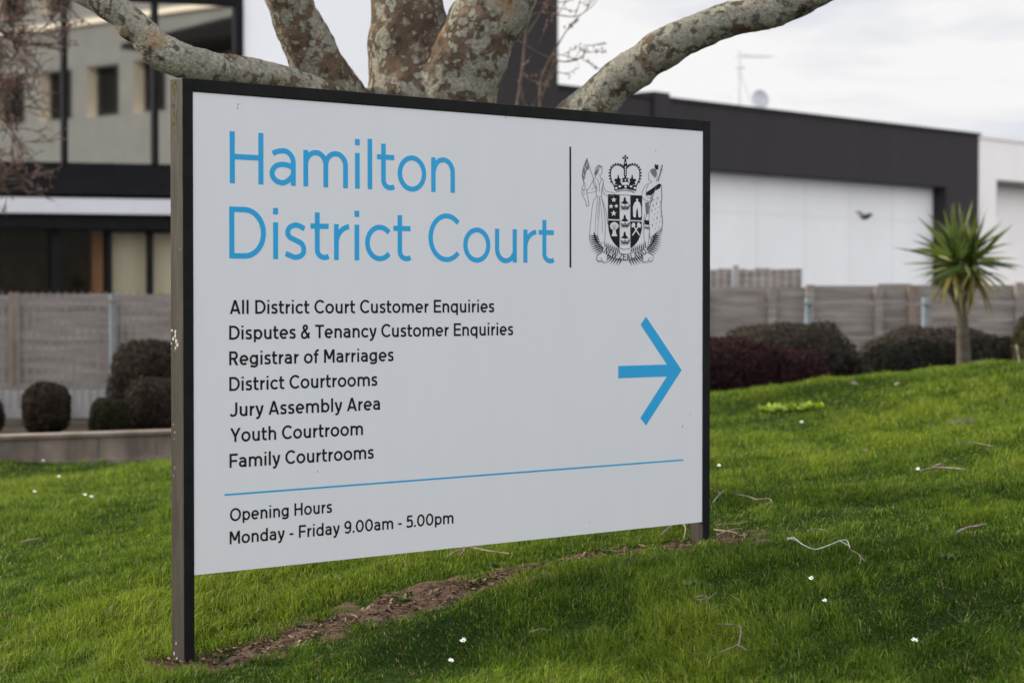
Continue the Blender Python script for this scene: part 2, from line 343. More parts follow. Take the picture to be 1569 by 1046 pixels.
# ------------------------------------------------------------------ lettering: a stroke alphabet, cap height 1
def ell(cx, cy, rx, ry, a0, a1, n=22):
    return [(cx+rx*cos(radians(a0+(a1-a0)*i/n)), cy+ry*sin(radians(a0+(a1-a0)*i/n))) for i in range(n+1)]
def crv(P, n=6):                              # Catmull-Rom through points
    P = [np.array(p, float) for p in P]; P = [2*P[0]-P[1]]+P+[2*P[-1]-P[-2]]; r = []
    for i in range(1, len(P)-2):
        a,b,c,d = P[i-1:i+3]
        for k in range(n):
            t = k/n; r.append(tuple(.5*((2*b)+(c-a)*t+(2*a-5*b+4*c-d)*t*t+(3*b-a-3*c+d)*t**3)))
    return r+[tuple(P[-2])]
XH = .72
def glyph(ch, w):
    """strokes: ('l', polyline) constant width; ('d', (x0,y0,x1,y1)) slanted bar with level ends. Returns strokes, ink width, left, right bearing."""
    h = w/2; v = h*.87; S = []; l = lambda P: S.append(('l', P)); d = lambda *q: S.append(('d', q))
    st, rd = .095, .045
    if ch == 'H': W_=.797; l([(h,0),(h,1)]); l([(W_-h,0),(W_-h,1)]); l([(w*.9,.515),(W_-w*.9,.515)]); return S,W_,st,st
    if ch == 'D': W_=.869; l([(h,0),(h,1)]); l([(w*.9,1-v),(.36,1-v)]+ell(.36,.5,W_-h-.36,.5-v,90,-90,28)+[(.36,v),(w*.9,v)]); return S,W_,st,rd
    if ch == 'C': W_=.877; l(ell(.5,.5,.5-h,.51-v,43,317,34)); return S,W_,rd,.03
    if ch == 'O': W_=1.03; l(ell(.515,.5,.515-h,.51-v,0,360,44)); return S,W_,rd,rd
    if ch == 'A': W_=.90; k=h*1.13; d(k,0,.45,1); d(W_-k,0,.45,1); l([(.19,.27),(W_-.19,.27)]); return S,W_,.02,.02
    if ch in 'EF':
        W_=.70 if ch=='E' else .67; l([(h,0),(h,1)]); l([(w*.9,1-v),(W_,1-v)]); l([(w*.9,.515 if ch=='E' else .48),(W_-.05,.515 if ch=='E' else .48)])
        if ch=='E': l([(w*.9,v),(W_,v)])
        return S,W_,st,.04
    if ch == 'T': W_=.78; l([(0,1-v),(W_,1-v)]); l([(W_/2,0),(W_/2,1-w*.8)]); return S,W_,.03,.0
    if ch == 'L': W_=.64; l([(h,0),(h,1)]); l([(w*.9,v),(W_,v)]); return S,W_,st,.03
    if ch == 'N': W_=.80; l([(h,0),(h,1)]); l([(W_-h,0),(W_-h,1)]); d(h*1.2,1,W_-h*1.2,0); return S,W_,st,st
    if ch == 'Z': W_=.74; l([(.03,1-v),(W_,1-v)]); l([(0,v),(W_,v)]); d(h*1.6,.05,W_-h*1.6,.95); return S,W_,.05,.05
    if ch == 'W':
        W_=1.25; k=h*1.05; d(k,1,.33,0); d(.33,0,.625,1); d(.625,1,.92,0); d(.92,0,W_-k,1); return S,W_,.02,.02
    if ch == 'R':
        W_=.75; l([(h,0),(h,1)]); l([(w*.9,1-v),(.43,1-v)]+ell(.43,.70,.70-h-.43,.30-v,90,-90,18)+[(.43,.40+v),(w*.9,.40+v)]); d(.40,.41,W_-h*1.25,0); return S,W_,st,.04
    if ch == 'M': W_=.93; l([(h,0),(h,1)]); l([(W_-h,0),(W_-h,1)]); d(h*1.3,1,W_/2,.27); d(W_-h*1.3,1,W_/2,.27); return S,W_,st,st
    if ch == 'J': W_=.60; l([(W_-h,1),(W_-h,.32)]+ell(.315,.32,W_-h-.315,.33-v,0,-90,14)+crv([(.30,v-.01),(.16,.06),(.045,.17)])[1:]); return S,W_,.03,.09
    if ch == 'Y': W_=.88; k=h*1.2; d(k,1,.44,.40); d(W_-k,1,.44,.40); l([(.44,0),(.44,.43)]); return S,W_,.01,.0
    if ch == 'a':
        W_=.635; l([(W_-h,0),(W_-h,.45)]+ell(.33,.45,W_-h-.33,XH+.012-v-.45,0,90,16)+crv([(.33,XH+.012-v),(.22,XH-v-.002),(.13,XH-v-.028),(.075,XH-v-.055)])[1:])
        cy = (.412+v)/2; ry = (.412-v)/2; l(crv([(W_-h,.352),(.50,.385),(.41,.405)]+[(.305+(.305-h)*cos(radians(q)), cy+ry*sin(radians(q))) for q in (90,115,140,165,190,215,240,265)]+[(.36,v+.006),(.45,v+.05),(.53,v+.115),(W_-h,.225)], 4)); return S,W_,.05,.09
    if ch in 'bpdq':
        W_=.72; b = ch in 'bp'; x=h if b else W_-h; cx=W_-.365 if b else .365
        l([(x,0 if ch in 'bd' else -.2),(x,1.02 if ch in 'bd' else XH)]); l(ell(cx,XH/2,.365-h,.372-v,0,360,36)); return (S,W_,st,rd) if b else (S,W_,rd,st)
    if ch == 'c': W_=.674; l(ell(.385,XH/2,.385-h,.372-v,42,318,30)); return S,W_,rd,.03
    if ch == 'e': W_=.74; l([(w*.6,XH/2-.01),(W_-w*.55,XH/2-.01)]); l(ell(.37,XH/2,.37-h,.372-v,-4,312,34)); return S,W_,rd,rd
    if ch == 'f': W_=.44; l([(.19,0),(.19,.76)]+ell(.40,.76,.21,1.03-v-.76,180,90,10)+[(.45,1.03-v)]); l([(0,XH-v),(.42,XH-v)]); return S,W_,.03,.01
    if ch == 'g': W_=.71; l([(W_-h,XH),(W_-h,.03)]+ell(.36,.03,W_-h-.36,.23-v,0,-95,14)+crv([(.33,-.20+v),(.2,-.175+v),(.08,-.105)])[1:]); l(ell(.355,.375,.355-h,.355-v,0,360,36)); return S,W_,rd,st
    if ch in 'hn': W_=.654; l([(h,0),(h,1.02 if ch=='h' else XH)]); l([(W_-h,0),(W_-h,.42)]+ell(W_/2+.005,.42,W_/2-h-.005,XH+.012-v-.42,0,172,20)); return S,W_,st,.085
    if ch == 'm':
        W_=1.119; a=(W_+w)/2; l([(h,0),(h,XH)])
        for o in (0, W_-a): l([(o+a-h,0),(o+a-h,.44)]+ell(o+a/2,.44,a/2-h,XH+.012-v-.44,0,174,18))
        return S,W_,st,.085
    if ch == 'i': l([(h,0),(h,XH)]); l([(h,.875),(h,1.0)]); return S,w,st,st
    if ch == 'l': l([(h,0),(h,1.02)]); return S,w,st,st
    if ch == 'o': W_=.773; l(ell(W_/2,XH/2,W_/2-h,.374-v,0,360,40)); return S,W_,rd,rd
    if ch == 'r': W_=.41; l([(h,0),(h,XH)]); l([(h,.30)]+ell(.43,.34,.43-h,XH+.008-v-.34,175,97,14)); return S,W_,st,.02
    if ch == 's': W_=.564; l(crv([(.505,XH-.115),(.42,XH-.075),(.29,XH+.01-v),(.15,XH-.05-v*.7),(.03+h,XH-.185),(.14,.44),(.285,.378),(.43,.315),(W_-.015-h,.195),(.44,.05+v*.75),(.295,v-.01),(.16,.04+v*.6),(.04,.115)])); return S,W_,rd,rd
    if ch == 't': W_=.454; l([(.17,.94),(.17,.20)]+ell(.345,.20,.175,.205-v,180,266,12)+crv([(.34,v-.005),(.40,v),(W_,v+.022)])[1:]); l([(0,XH-v),(W_,XH-v)]); return S,W_,.03,.045
    if ch == 'u': W_=.636; l([(W_-h,XH),(W_-h,0)]); l([(h,XH),(h,.29)]+ell(W_/2,.29,W_/2-h,.305-v,180,352,20)); return S,W_,.09,st
    if ch == 'y': W_=.70; k=h*1.12; d(k,XH,.36,.02); l(crv([(W_-k-.02,XH-.03),(.50,.33),(.35,-.02),(.28,-.14),(.19,-.19),(.08,-.155)])); d(W_-k,XH,.50,.30); return S,W_,.01,.01
    if ch == '&': W_=.80; l([(W_-h,.02),(.30,.60)]+crv([(.27,.645),(.215,.78),(.25,.90),(.37,.955),(.49,.90),(.515,.78),(.45,.67),(.30,.565),(.14,.44),(.07,.27),(.13,.10),(.29,.04),(.45,.09),(.60,.24),(.71,.43)])); return S,W_,.05,.03
    if ch == '-': l([(0,.36),(.36,.36)]); return S,.36,.07,.07
    if ch == '.': l([(h,0),(h,w*.95)]); return S,w,.07,.07
    if ch == '9': W_=.70; l(ell(.35,.675,.35-h,.335-v,0,360,34)); l(crv([(W_-h,.68),(W_-h-.01,.45),(.56,.18),(.38,.04),(.24,v),(.08,.09)])); return S,W_,.06,.06
    if ch == '0': W_=.80; l(ell(.4,.5,.4-h,.51-v,0,360,40)); return S,W_,.06,.06
    if ch == '5': W_=.68; l([(.62,1-v),(.13,1-v)]); d(.165,.97,.13,.47); l(crv([(.13,.53),(.22,.58),(.36,.60),(.53,.54),(W_-h,.33),(.54,.11),(.34,v),(.16,.06),(.04,.16)])); return S,W_,.05,.05
    if ch == '\u00b7': l([(h,.5-w*.5),(h,.5+w*.5)]); return S,w,.1,.1
    return S,.30,0,.0
def strip(P, hw, vw):                          # polyline -> outline quads, horizontal / vertical half widths differ a little
    P = np.array(P, float); keep = [0]+[i for i in range(1, len(P)) if np.linalg.norm(P[i]-P[i-1]) > 1e-5]; P = P[keep]
    closed = np.linalg.norm(P[0]-P[-1]) < 1e-4 and len(P) > 4
    D = np.diff(P, axis=0); D /= np.linalg.norm(D, axis=1)[:,None]; Nn = np.c_[-D[:,1], D[:,0]]
    A = []; 
    for i in range(len(P)):
        if 0 < i < len(P)-1: n = Nn[i-1]+Nn[i]; n = n/max(n@n/2, .35)*1.0
        elif closed: n = Nn[0]+Nn[-1]; n = n/(n@n/2)
        else: n = Nn[0] if i == 0 else Nn[-1]
        A.append(n*np.array([hw, vw]))
    A = np.array(A); return P+A, P-A
def strokes_to(mb, S, w, mapf, zi=0):
    for k, (ty, q) in enumerate(S):
        t = .0004+.00012*(k+zi)
        if ty == 'd':
            x0,y0,x1,y1 = q; kk = w/2*sqrt((x1-x0)**2+(y1-y0)**2)/abs(y1-y0)
            mb.add([mapf(x0-kk,y0,t),mapf(x0+kk,y0,t),mapf(x1+kk,y1,t),mapf(x1-kk,y1,t)], [(0,1,2,3)])
        else:
            a, b = strip(q, w/2, w/2*.87); n = len(a)
            mb.add([mapf(*p,t) for p in a]+[mapf(*p,t) for p in b], [(i,n+i,n+i+1,i+1) for i in range(n-1)])
def layout(text, w):
    x = None; out = []
    prevr = 0
    for ch in text:
        if ch == ' ': x = (x or 0)+.36; continue
        S, wd, lb, rb = glyph(ch, w)
        x = 0 if x is None else x+prevr+lb
        out.append((S, x, wd)); x += wd; prevr = rb
        x0 = x
    return out, x

# ------------------------------------------------------------------ the sign
SB = SIGN.p(PW/2, -.03, float(gz(np.array([SIGN.p(PW/2,0,0)[0]]), np.array([SIGN.p(PW/2,0,0)[1]]))[0]))
sign = thing('court_sign', SB, 'large white court direction sign in a black frame standing on the lawn', 'sign')
FW, FD = .0365, .065
for u0, foot in ((-FW, -.2), (PW, -.2)):
    mb = MB(); q0 = SIGN.p(u0+FW/2, -.03, 0); zb = float(gz(np.array([q0[0]]), np.array([q0[1]]))[0]) - .25
    zt = STOP+.038
    P = [SIGN.p(u0,0,zb),SIGN.p(u0+FW,0,zb),SIGN.p(u0+FW,-FD,zb),SIGN.p(u0,-FD,zb),SIGN.p(u0,0,zt),SIGN.p(u0+FW,0,zt),SIGN.p(u0+FW,-FD,zt),SIGN.p(u0,-FD,zt)]
    mb.add(P, [(0,1,5,4)]); mb.mi = 1; mb.add(P, [(1,2,6,5),(2,3,7,6),(3,0,4,7),(4,5,6,7),(0,3,2,1)])
    post = mb.build('post', [M['black'], M['postside']], sign)
    bv = post.modifiers.new('edge', 'BEVEL'); bv.width = .0022; bv.segments = 2; bv.limit_method = 'ANGLE'
    me = post.data
    import bmesh
    bm = bmesh.new(); bm.from_mesh(me); bmesh.ops.remove_doubles(bm, verts=bm.verts, dist=1e-5); bm.to_mesh(me); bm.free()
    if u0 < 0:
        # chips and scuffs in the paint of the near post, and moss at its head
        def blot(mb, px, py, r, n=11, squash=1.0):
            F = Frame(SIGN.p(-FW, 0, 0), pi/2-TH+pi/2); s, z = F.px(px, py)
            for q in range(1):
                pts = [(s+r*(.55+.6*random.random())*cos(a*2*pi/n), z+squash*r*(.55+.6*random.random())*sin(a*2*pi/n)) for a in range(n)]
                off = SIGN.d*(-.0007); mb.add([np.array(F.p(a, 0, b))+off for a, b in pts], [tuple(range(n))])
        mb = MB()
        for px, py, r, sq in ((264,506,.0065,.7),(269,508,.006,1.1),(269,514,.006,1.3),(266,519,.006,1.0),(270,523,.007,1.2),(272,529,.007,1.1),(269,533,.005,1.5),(263,526,.004,.8),(263,534,.0015,1),(268,538,.0015,1),(262,544,.001,1.4),
                              (266,650,.0016,2.5),(268,662,.0018,2.0),(267,672,.0013,2),(268,716,.001,6),(266,728,.0009,5),(270,985,.003,1.8),(267,1000,.004,1.6),(271,1008,.0035,1.5),(277,1012,.003,1.2),(272,440,.001,1),(276,382,.001,3),(275,1018,.003,1)):
            blot(mb, px, py, r, 11, sq)
        mb.build('paint_chip', M['scuff'], post)
        mb = MB()
        for i in range(26): blot(mb, 263+random.random()*5+(i%3), 124+abs(random.gauss(0,38)), .0022+random.random()*.002, 9, 1.5+random.random()*2)
        mb.build('moss_patch', M['moss'], post)
mb = MB(); mb.fbox(SIGN, .0, PW, -FD, -.0005, STOP+.0005, STOP+.038)
tr = mb.build('top_rail', M['black'], sign); bv = tr.modifiers.new('edge', 'BEVEL'); bv.width = .002; bv.segments = 2
mb = MB(); mb.fbox(SIGN, .0005, PW-.0005, -.024, -.004, STOP-PH, STOP-.0005)
panel = mb.build('panel', M['panel'], sign); PT = -.004
def sgn(u, v, t): return SIGN.p(u, PT+t, STOP-v)
def line(text, u0, u1, base, cap, w, mat, positions=None):
    lay, tot = layout(text, w); kx = (u1-u0)/tot; words = text.split(' ') if ' ' in text else ([text[:8], text[8:]] if text == 'DistrictCourt' else [text]); i = 0
    for wd_ in words:
        mb = MB()
        for ch in wd_:
            S, x, wd = lay[i]; ux, k = (positions[i], cap) if positions else (u0+x*kx, kx); i += 1
            strokes_to(mb, S, w, lambda a, b, t: sgn(ux+a*k, base-b*cap, t))
        o = mb.build('lettering', mat, panel); o['label'] = 'lettering reading ' + wd_
line('Hamilton', .130, 1.007, .2592, .1525, .120, M['blue'], [.1302,.2745,.4000,.5988,.6485,.6858,.7688,.9073])
line('DistrictCourt', .128, 1.445, .4798, .1525, .120, M['blue'], [.1279,.2869,.3267,.4263,.5164,.5966,.6381,.7518,.8957,1.0428,1.1811,1.3077,1.3774])
for i, (tx, u1) in enumerate((('All District Court Customer Enquiries',1.1776),('Disputes & Tenancy Customer Enquiries',1.2619),('Registrar of Marriages',.7522),('District Courtrooms',.6862),('Jury Assembly Area',.6966),('Youth Courtroom',.6283),('Family Courtrooms',.6714))):
    line(tx, .1285 if tx[0] in 'AJY' else .1265, u1, .6430+.0753*i, .0412, .178, M['ink'])
line('Opening Hours', .1275, .507, 1.2524,   .0380, .178, M['ink']); line('Monday - Friday 9.00am - 5.00pm', .1263, 1.0002, 1.3200, .0380, .178, M['ink'])
mb = MB(); mb.add([sgn(u,v,.0005) for u, v in ((.108,1.1757),(2.0847,1.1744),(2.0847,1.1692),(.108,1.1705))], [(0,1,2,3)]); mb.build('rule_line', M['blue'], panel)
mb = MB(); mb.add([sgn(u,v,.0005) for u, v in ((1.5205,.4941),(1.5285,.4941),(1.5275,.0874),(1.5195,.0874))], [(0,1,2,3)]); mb.build('divider_line', M['ink'], panel)
mb = MB(); aq = [(1.8928,.661),(2.076,.8522),(1.8936,1.0415),(1.8649,1.0140),(1.9997,.8730),(1.7552,.8728),(1.7552,.8306),(1.9997,.8308),(1.8660,.6895)]
mb.add([sgn(u,v,.0005) for u, v in aq], [(0,8,7),(0,7,1),(7,6,5,4),(7,4,1),(1,4,2),(4,3,2)]); mb.build('arrow', M['blue'], panel)
# small marks on the panel face
mb = MB()
for px, py, r in ((366,160,.0028),(365,166,.002),(776,180,.0025),(1006,231,.0022),(1047,653,.003),(1059,634,.0022),(835,183,.0015),(545,700,.0018),(488,722,.0022),(690,585,.0012),(905,800,.0018),(1062,470,.0015)):
    u, v = suv(px, py); n = 7; mb.add([sgn(u+r*(.5+random.random()*.6)*cos(a*2*pi/n), v+r*(1+random.random())*sin(a*2*pi/n), .0003) for a in range(n)], [tuple(range(n-1,-1,-1))])
mb.build('dirt_speck', M['thin'], panel)

# ---- coat of arms, drawn in the photo's own scale (cx: 4.755 px per photo pixel, from 860,210)
def cr_uv(x, y): return suv(860+x/4.755, 210+y/4.755)
CRP = {}; CUR = ['shield']
class _CR:
    def __getitem__(self, k): return CRP.setdefault((CUR[0], k), MB())
CR = _CR(); CRZ = {'ink': .0004, 'thin': .0007, 'white': .0010}
_lay = [0]
def cpoly(layer, P, z=None):
    _lay[0] += 1
    q = [cr_uv(*p) for p in P]; t = (CRZ[layer] if z is None else z) + (_lay[0] % 40)*.000006
    V = [sgn(u, v, t) for u, v in q]
    tri = mathutils.geometry.tessellate_polygon([[mathutils.Vector((u, -v, 0)) for u, v in q]])
    CR[layer].add(V, [tuple(a) for a in tri])
def cline(layer, P, w, z=None, smooth=True):
    _lay[0] += 1
    Q = crv(P, 4) if smooth and len(P) > 2 else P
    a, b = strip(Q, w/2, w/2); n = len(a); t = (CRZ[layer] if z is None else z) + (_lay[0] % 40)*.000006
    CR[layer].add([sgn(*cr_uv(*p), t) for p in a]+[sgn(*cr_uv(*p), t) for p in b], [(i,n+i,n+i+1,i+1) for i in range(n-1)])
def cdisc(layer, x, y, rx, ry=None, z=None, n=14): cpoly(layer, [(x+rx*cos(i*2*pi/n), y+(ry or rx)*sin(i*2*pi/n)) for i in range(n)], z)
def mirror(P, c): return [(2*c-x, y) for x, y in P]
def crest():
    # shield
    bl = lambda t: (348+122*(1-sqrt(max(0,1-t*t))), 640+178*t)
    left = [(345,418),(428,421),(428,600),(346,597)]; cpoly('ink', left)
    cpoly('ink', [(346,606),(428,609),(428,806)]+[bl(t) for t in (.93,.86,.76,.62,.45,.25,.1,0)])
    cpoly('ink', [(512,424),(595,428),(593,607),(512,604)])
    cpoly('ink', [(512,613),(593,616),(592,640)]+[(940-x+2,y) for x, y in [bl(t) for t in (.1,.25,.45,.62,.76,.86,.93)]]+[(512,806)])
    cline('ink', [(345,419),(470,423),(595,428)], 4, smooth=False)
    cline('ink', [bl(t) for t in (.9,.95,.98,1)]+[(940-x,y) for x, y in [bl(t) for t in (.98,.95,.9)]], 4)
    cline('ink', [(430,421),(430,802)], 3, smooth=False); cline('ink', [(510,424),(510,802)], 3, smooth=False)
    for x, y, r in ((387,457,21),(367,505,19),(405,503,17),(386,555,23)):
        cpoly('white', [(x+(r if i%2==0 else r*.42)*sin(i*pi/5), y-(r if i%2==0 else r*.42)*cos(i*pi/5)) for i in range(10)])
    cpoly('white', [(358,648),(366,628),(390,618),(414,628),(424,648),(412,668),(400,676),(404,700),(412,722),(370,722),(378,700),(380,676),(366,668)])
    for i in range(5): cline('thin', [(370+i*10,632+abs(i-2)*5),(386+i*2,676)], 2, .0014, False)
    cpoly('white', [(548,455),(557,446),(566,455),(562,466),(578,480),(586,510),(587,575),(580,586),(566,584),(564,545),(557,512),(550,545),(548,584),(534,586),(528,575),(526,510),(536,480),(552,466)])
    for a, b in (((523,716),(572,640)),((575,716),(526,640))): cline('white', [a, b], 8, smooth=False)
    cpoly('white', [(558,628),(572,622),(586,640),(580,664),(566,652),(556,650)]); cpoly('white', [(541,628),(527,622),(516,640),(518,662),(532,652),(544,648)])
    for y in (500, 628, 752):
        cpoly('ink', [(436,y-8),(446,y+4),(492,y+4),(507,y-10),(504,y+8),(495,y+24),(448,y+24),(440,y+8)])
        for i in range(5): cline('ink', [(448+i*11,y+20),(444+i*11,y+34)], 4, smooth=False)
        cpoly('ink', [(462,y-60),(474,y-58),(478,y-34),(494,y-22),(480,y-14),(470,y-12),(440,y-18),(458,y-34)])
        cline('ink', [(470,y-64),(470,y+4)], 4, smooth=False); cline('ink', [(438,y-20),(500,y-12)], 3, smooth=False)
        cline('white', [(445,y+13),(500,y+11)], 2.5, .0016, False)
    CUR[0] = 'crown'
    c = 471
    for k in range(4):
        a = k*pi/2; f = lambda r, s: (472+r*cos(a)-s*sin(a), 152+r*sin(a)+s*cos(a)); cpoly('ink', [f(3,-3),f(20,-9),f(20,9),f(3,3)])
    cpoly('ink', [(462,190),(466,172),(478,172),(484,190),(488,206),(457,206)]); cdisc('white', 472, 188, 5)
    cpoly('ink', [(461,206),(483,206),(483,280),(472,296),(461,280)])
    for i in range(4): cdisc('white', 472, 220+i*17, 5, 6)
    arch = [(386,350),(370,310),(364,270),(372,230),(398,206),(430,206),(452,220),(466,236)]
    for m in (0, 1):
        A = mirror(arch, c) if m else arch
        cline('ink', A, 7)
        Q = crv(A, 6)
        for p in Q[4::3]:
            ox = (p[0]-(c+(-45 if not m else 45)))*.13; oy = (p[1]-285)*.10
            cdisc('ink', p[0]+ox, p[1]+oy, 7, 7, n=8)
        s = (lambda P: mirror(P, c)) if m else (lambda P: P)
        cpoly('ink', s([(420,268),(428,300),(440,306),(436,326),(446,346),(394,346),(402,326),(390,318),(396,304),(412,304)]))
    cpoly('ink', [(472,280),(484,300),(498,296),(490,314),(500,330),(472,326),(444,330),(454,314),(446,296),(460,300)]); cdisc('white', 472, 312, 6)
    cpoly('ink', [(386,346),(404,352),(440,340),(472,352),(504,340),(540,352),(558,346),(550,394),(536,390),(472,376),(408,388),(394,392)])
    for x, y in ((404,372),(430,360),(472,362),(512,360),(540,372)): cdisc('white', x, y, 10, 8, .0016)
    for x, y in ((452,346),(492,346)): cdisc('white', x, y, 6, 6, .0016)
    cline('ink', [(404,400),(440,390),(472,388),(506,392),(540,406)], 5)
    CUR[0] = 'fern_frond'
    # ferns: leaflets along two curving stems either side
    for m in (0, 1):
        s = (lambda x, y: (942-x, y)) if m else (lambda x, y: (x, y))
        def leaf(p, q, w):
            p = np.array(p, float); q = np.array(q, float); d_ = (q-p)/np.linalg.norm(q-p); n_ = np.array([-d_[1], d_[0]])*w
            cpoly('ink', [s(*t) for t in (p-n_*.6, p+(q-p)*.45-n_, q, p+(q-p)*.45+n_, p+n_*.6)], .00035+random.random()*.0002)
        for k in range(19):
            a = 95+k*4.25; c_, s_ = cos(radians(a)), sin(radians(a)); r2 = 1.0 if k < 12 else 1.0-(k-12)*.012
            leaf((470+c_*196, 700+s_*168), (470+cos(radians(a+5))*288*r2, 702+sin(radians(a+5))*244*r2), 5.2)
            if 7 < k: leaf((470+c_*212, 700+s_*178), (470+cos(radians(a+9))*232, 690+sin(radians(a+9))*170), 4)
        for k in range(8): leaf((326+k*15, 822+k*3), (322+k*13.5, 756+k*6), 4)
    CUR[0] = 'ribbon'
    # ribbon
    top = crv([(316,792),(360,822),(410,842),(470,852),(530,842),(580,826),(622,800)], 8); bot = crv([(306,838),(352,862),(410,884),(470,896),(530,884),(588,866),(632,838)], 8)
    cpoly('white', top+bot[::-1], .0019); cline('thin', top, 3, .0022); cline('thin', bot, 3, .0022)
    for m in (0, 1):
        s = (lambda P: mirror(P, 468)) if m else (lambda P: P)
        cpoly('white', s([(306,838),(335,856),(336,900),(318,912),(292,900),(262,898),(262,870),(290,850)]), .0017)
        cline('thin', s([(306,838),(280,850),(262,880),(276,906),(298,900),(296,884),(280,884)]), 3, .0022); cline('thin', s([(296,896),(316,912),(336,906),(338,862)]), 3, .0022)
    lay, tot = layout('NEW\u00b7ZEALAND', .17)
    ctr = [((a[0]+b[0])/2, (a[1]+b[1])/2) for a, b in zip(top, bot)]; ctr = np.array(ctr); sl_ = np.r_[0, np.cumsum(np.linalg.norm(np.diff(ctr, axis=0), axis=1))]
    for S, x, wd in lay:
        cs = 12+(x+wd/2)/tot*(sl_[-1]-24); px_ = np.interp(cs, sl_, ctr[:,0]); py_ = np.interp(cs, sl_, ctr[:,1]); dx_ = np.interp(cs+4, sl_, ctr[:,0])-px_; dy_ = np.interp(cs+4, sl_, ctr[:,1])-py_
        nn = sqrt(dx_**2+dy_**2); dx_, dy_ = dx_/nn, dy_/nn; kx = (sl_[-1]-24)/tot
        strokes_to(CR['ink'], S, .17, lambda a, b, t: sgn(*cr_uv(px_+(a-wd/2)*kx*dx_+(b-.5)*42*dy_, py_+(a-wd/2)*kx*dy_-(b-.5)*42*dx_), .0025+t*.2))
    CUR[0] = 'robed_supporter'
    # left supporter: robed woman with a flag
    T = lambda P, w=3.2, **k: cline('thin', P, w, **k)
    cpoly('thin', [(262,212),(280,202),(300,212),(304,226),(290,222),(280,238),(272,262),(256,284),(246,270),(252,236)])
    for i in range(4): cline('white', [(262+i*9,210+i),(254+i*8,246-i*3)], 3, .0016, False)
    T([(304,226),(302,244),(306,252),(300,258),(298,270),(284,276)]); T([(252,280),(256,296)]); T([(286,276),(290,296),(304,304)])
    T([(256,294),(236,316),(244,350),(262,384),(262,428),(296,430),(300,380),(312,330),(304,304)]); T([(262,300),(280,340),(286,400)]); T([(300,300),(284,350)])
    T([(312,330),(318,372),(336,396),(380,404),(404,420)]); T([(304,352),(312,404),(346,428),(390,424)])
    T([(236,316),(210,366),(190,400),(240,402),(264,378),(258,362),(226,382)]); T([(262,428),(240,470),(226,560),(218,764),(322,768)]); T([(296,430),(308,480),(320,560),(326,650),(322,768)]); T([(296,430),(330,540),(346,640)])
    for P in ([(270,440),(258,560),(250,740)],[(282,440),(282,560),(270,690),(276,750)],[(286,440),(300,560),(306,700)],[(276,470),(270,600)]): T(P, 2.4)
    T([(192,152),(210,216),(238,296),(266,372)], 3.6); cpoly('thin', [(190,154),(206,190),(206,232),(186,252),(178,300),(164,318),(154,280),(162,230),(176,190)])
    for P in ([(172,210),(184,250)],[(196,186),(186,214)],[(160,262),(172,290)]): cline('white', P, 4, .0016, False)
    T([(156,280),(170,330),(156,380),(160,420),(184,470),(190,502),(206,498),(202,460),(196,420)]); T([(164,318),(180,350),(170,400)]); 
    for x, y in ((166,384),(190,382),(172,414),(192,412)): cdisc('ink', x, y, 4)
    CUR[0] = 'cloaked_supporter'
    # right supporter: chief in a feather cloak with a staff
    T([(648,250),(640,276),(644,296),(640,312),(660,318),(664,330)]); cpoly('thin', [(652,240),(674,228),(698,238),(702,262),(690,300),(676,284),(660,262)]); T([(700,262),(704,300),(696,330)])
    cpoly('ink', [(684,212),(692,194),(700,206),(712,198),(712,236),(692,236)], .0009)
    cpoly('thin', [(736,202),(746,204),(738,250),(722,290),(716,322),(706,320),(722,260)]); 
    for y in (220,250,280): cline('white', [(726,y),(740,y+3)], 3, .0016, False)
    T([(664,332),(632,342),(608,370),(592,420),(604,450),(640,468),(668,466),(668,448),(630,440)]); T([(640,346),(622,390),(632,430)])
    cpoly('ink', [(622,404),(662,378),(700,350),(716,338),(734,346),(722,374),(690,390),(664,424),(640,424),(620,426)], .0005)
    T([(734,350),(738,440),(732,520),(742,600),(738,680)], 5); T([(660,424),(650,520),(644,600),(650,740)]); 
    for i in range(26):
        x = 662+ (i*37 % 70); y = 420+(i*53 % 250); cline('thin', [(x,y),(x-3,y+13)], 3.4, smooth=False)
    for i in range(9):
        for j in range(3): cline('ink', [(654+i*10,748-i*9+j*13-12),(662+i*10,738-i*9+j*13-8)], 4.4, smooth=False)
    T([(740,676),(652,752)]); T([(652,768),(742,700)])
    cpoly('thin', [(616,480),(644,470),(642,560),(622,560)]); cpoly('ink', [(612,604),(646,608),(646,640),(612,636)], .0009); cpoly('thin', [(610,650),(650,656),(650,672),(610,666)])
    T([(612,560),(606,640),(610,760),(624,800)]); T([(650,672),(640,760),(636,790)]); T([(700,350),(660,470),(620,590),(600,640)], 4.2)
crest()
for (pt_, ly_), mb in CRP.items(): mb.build(pt_, M['panel'] if ly_ == 'white' else M[ly_], panel)

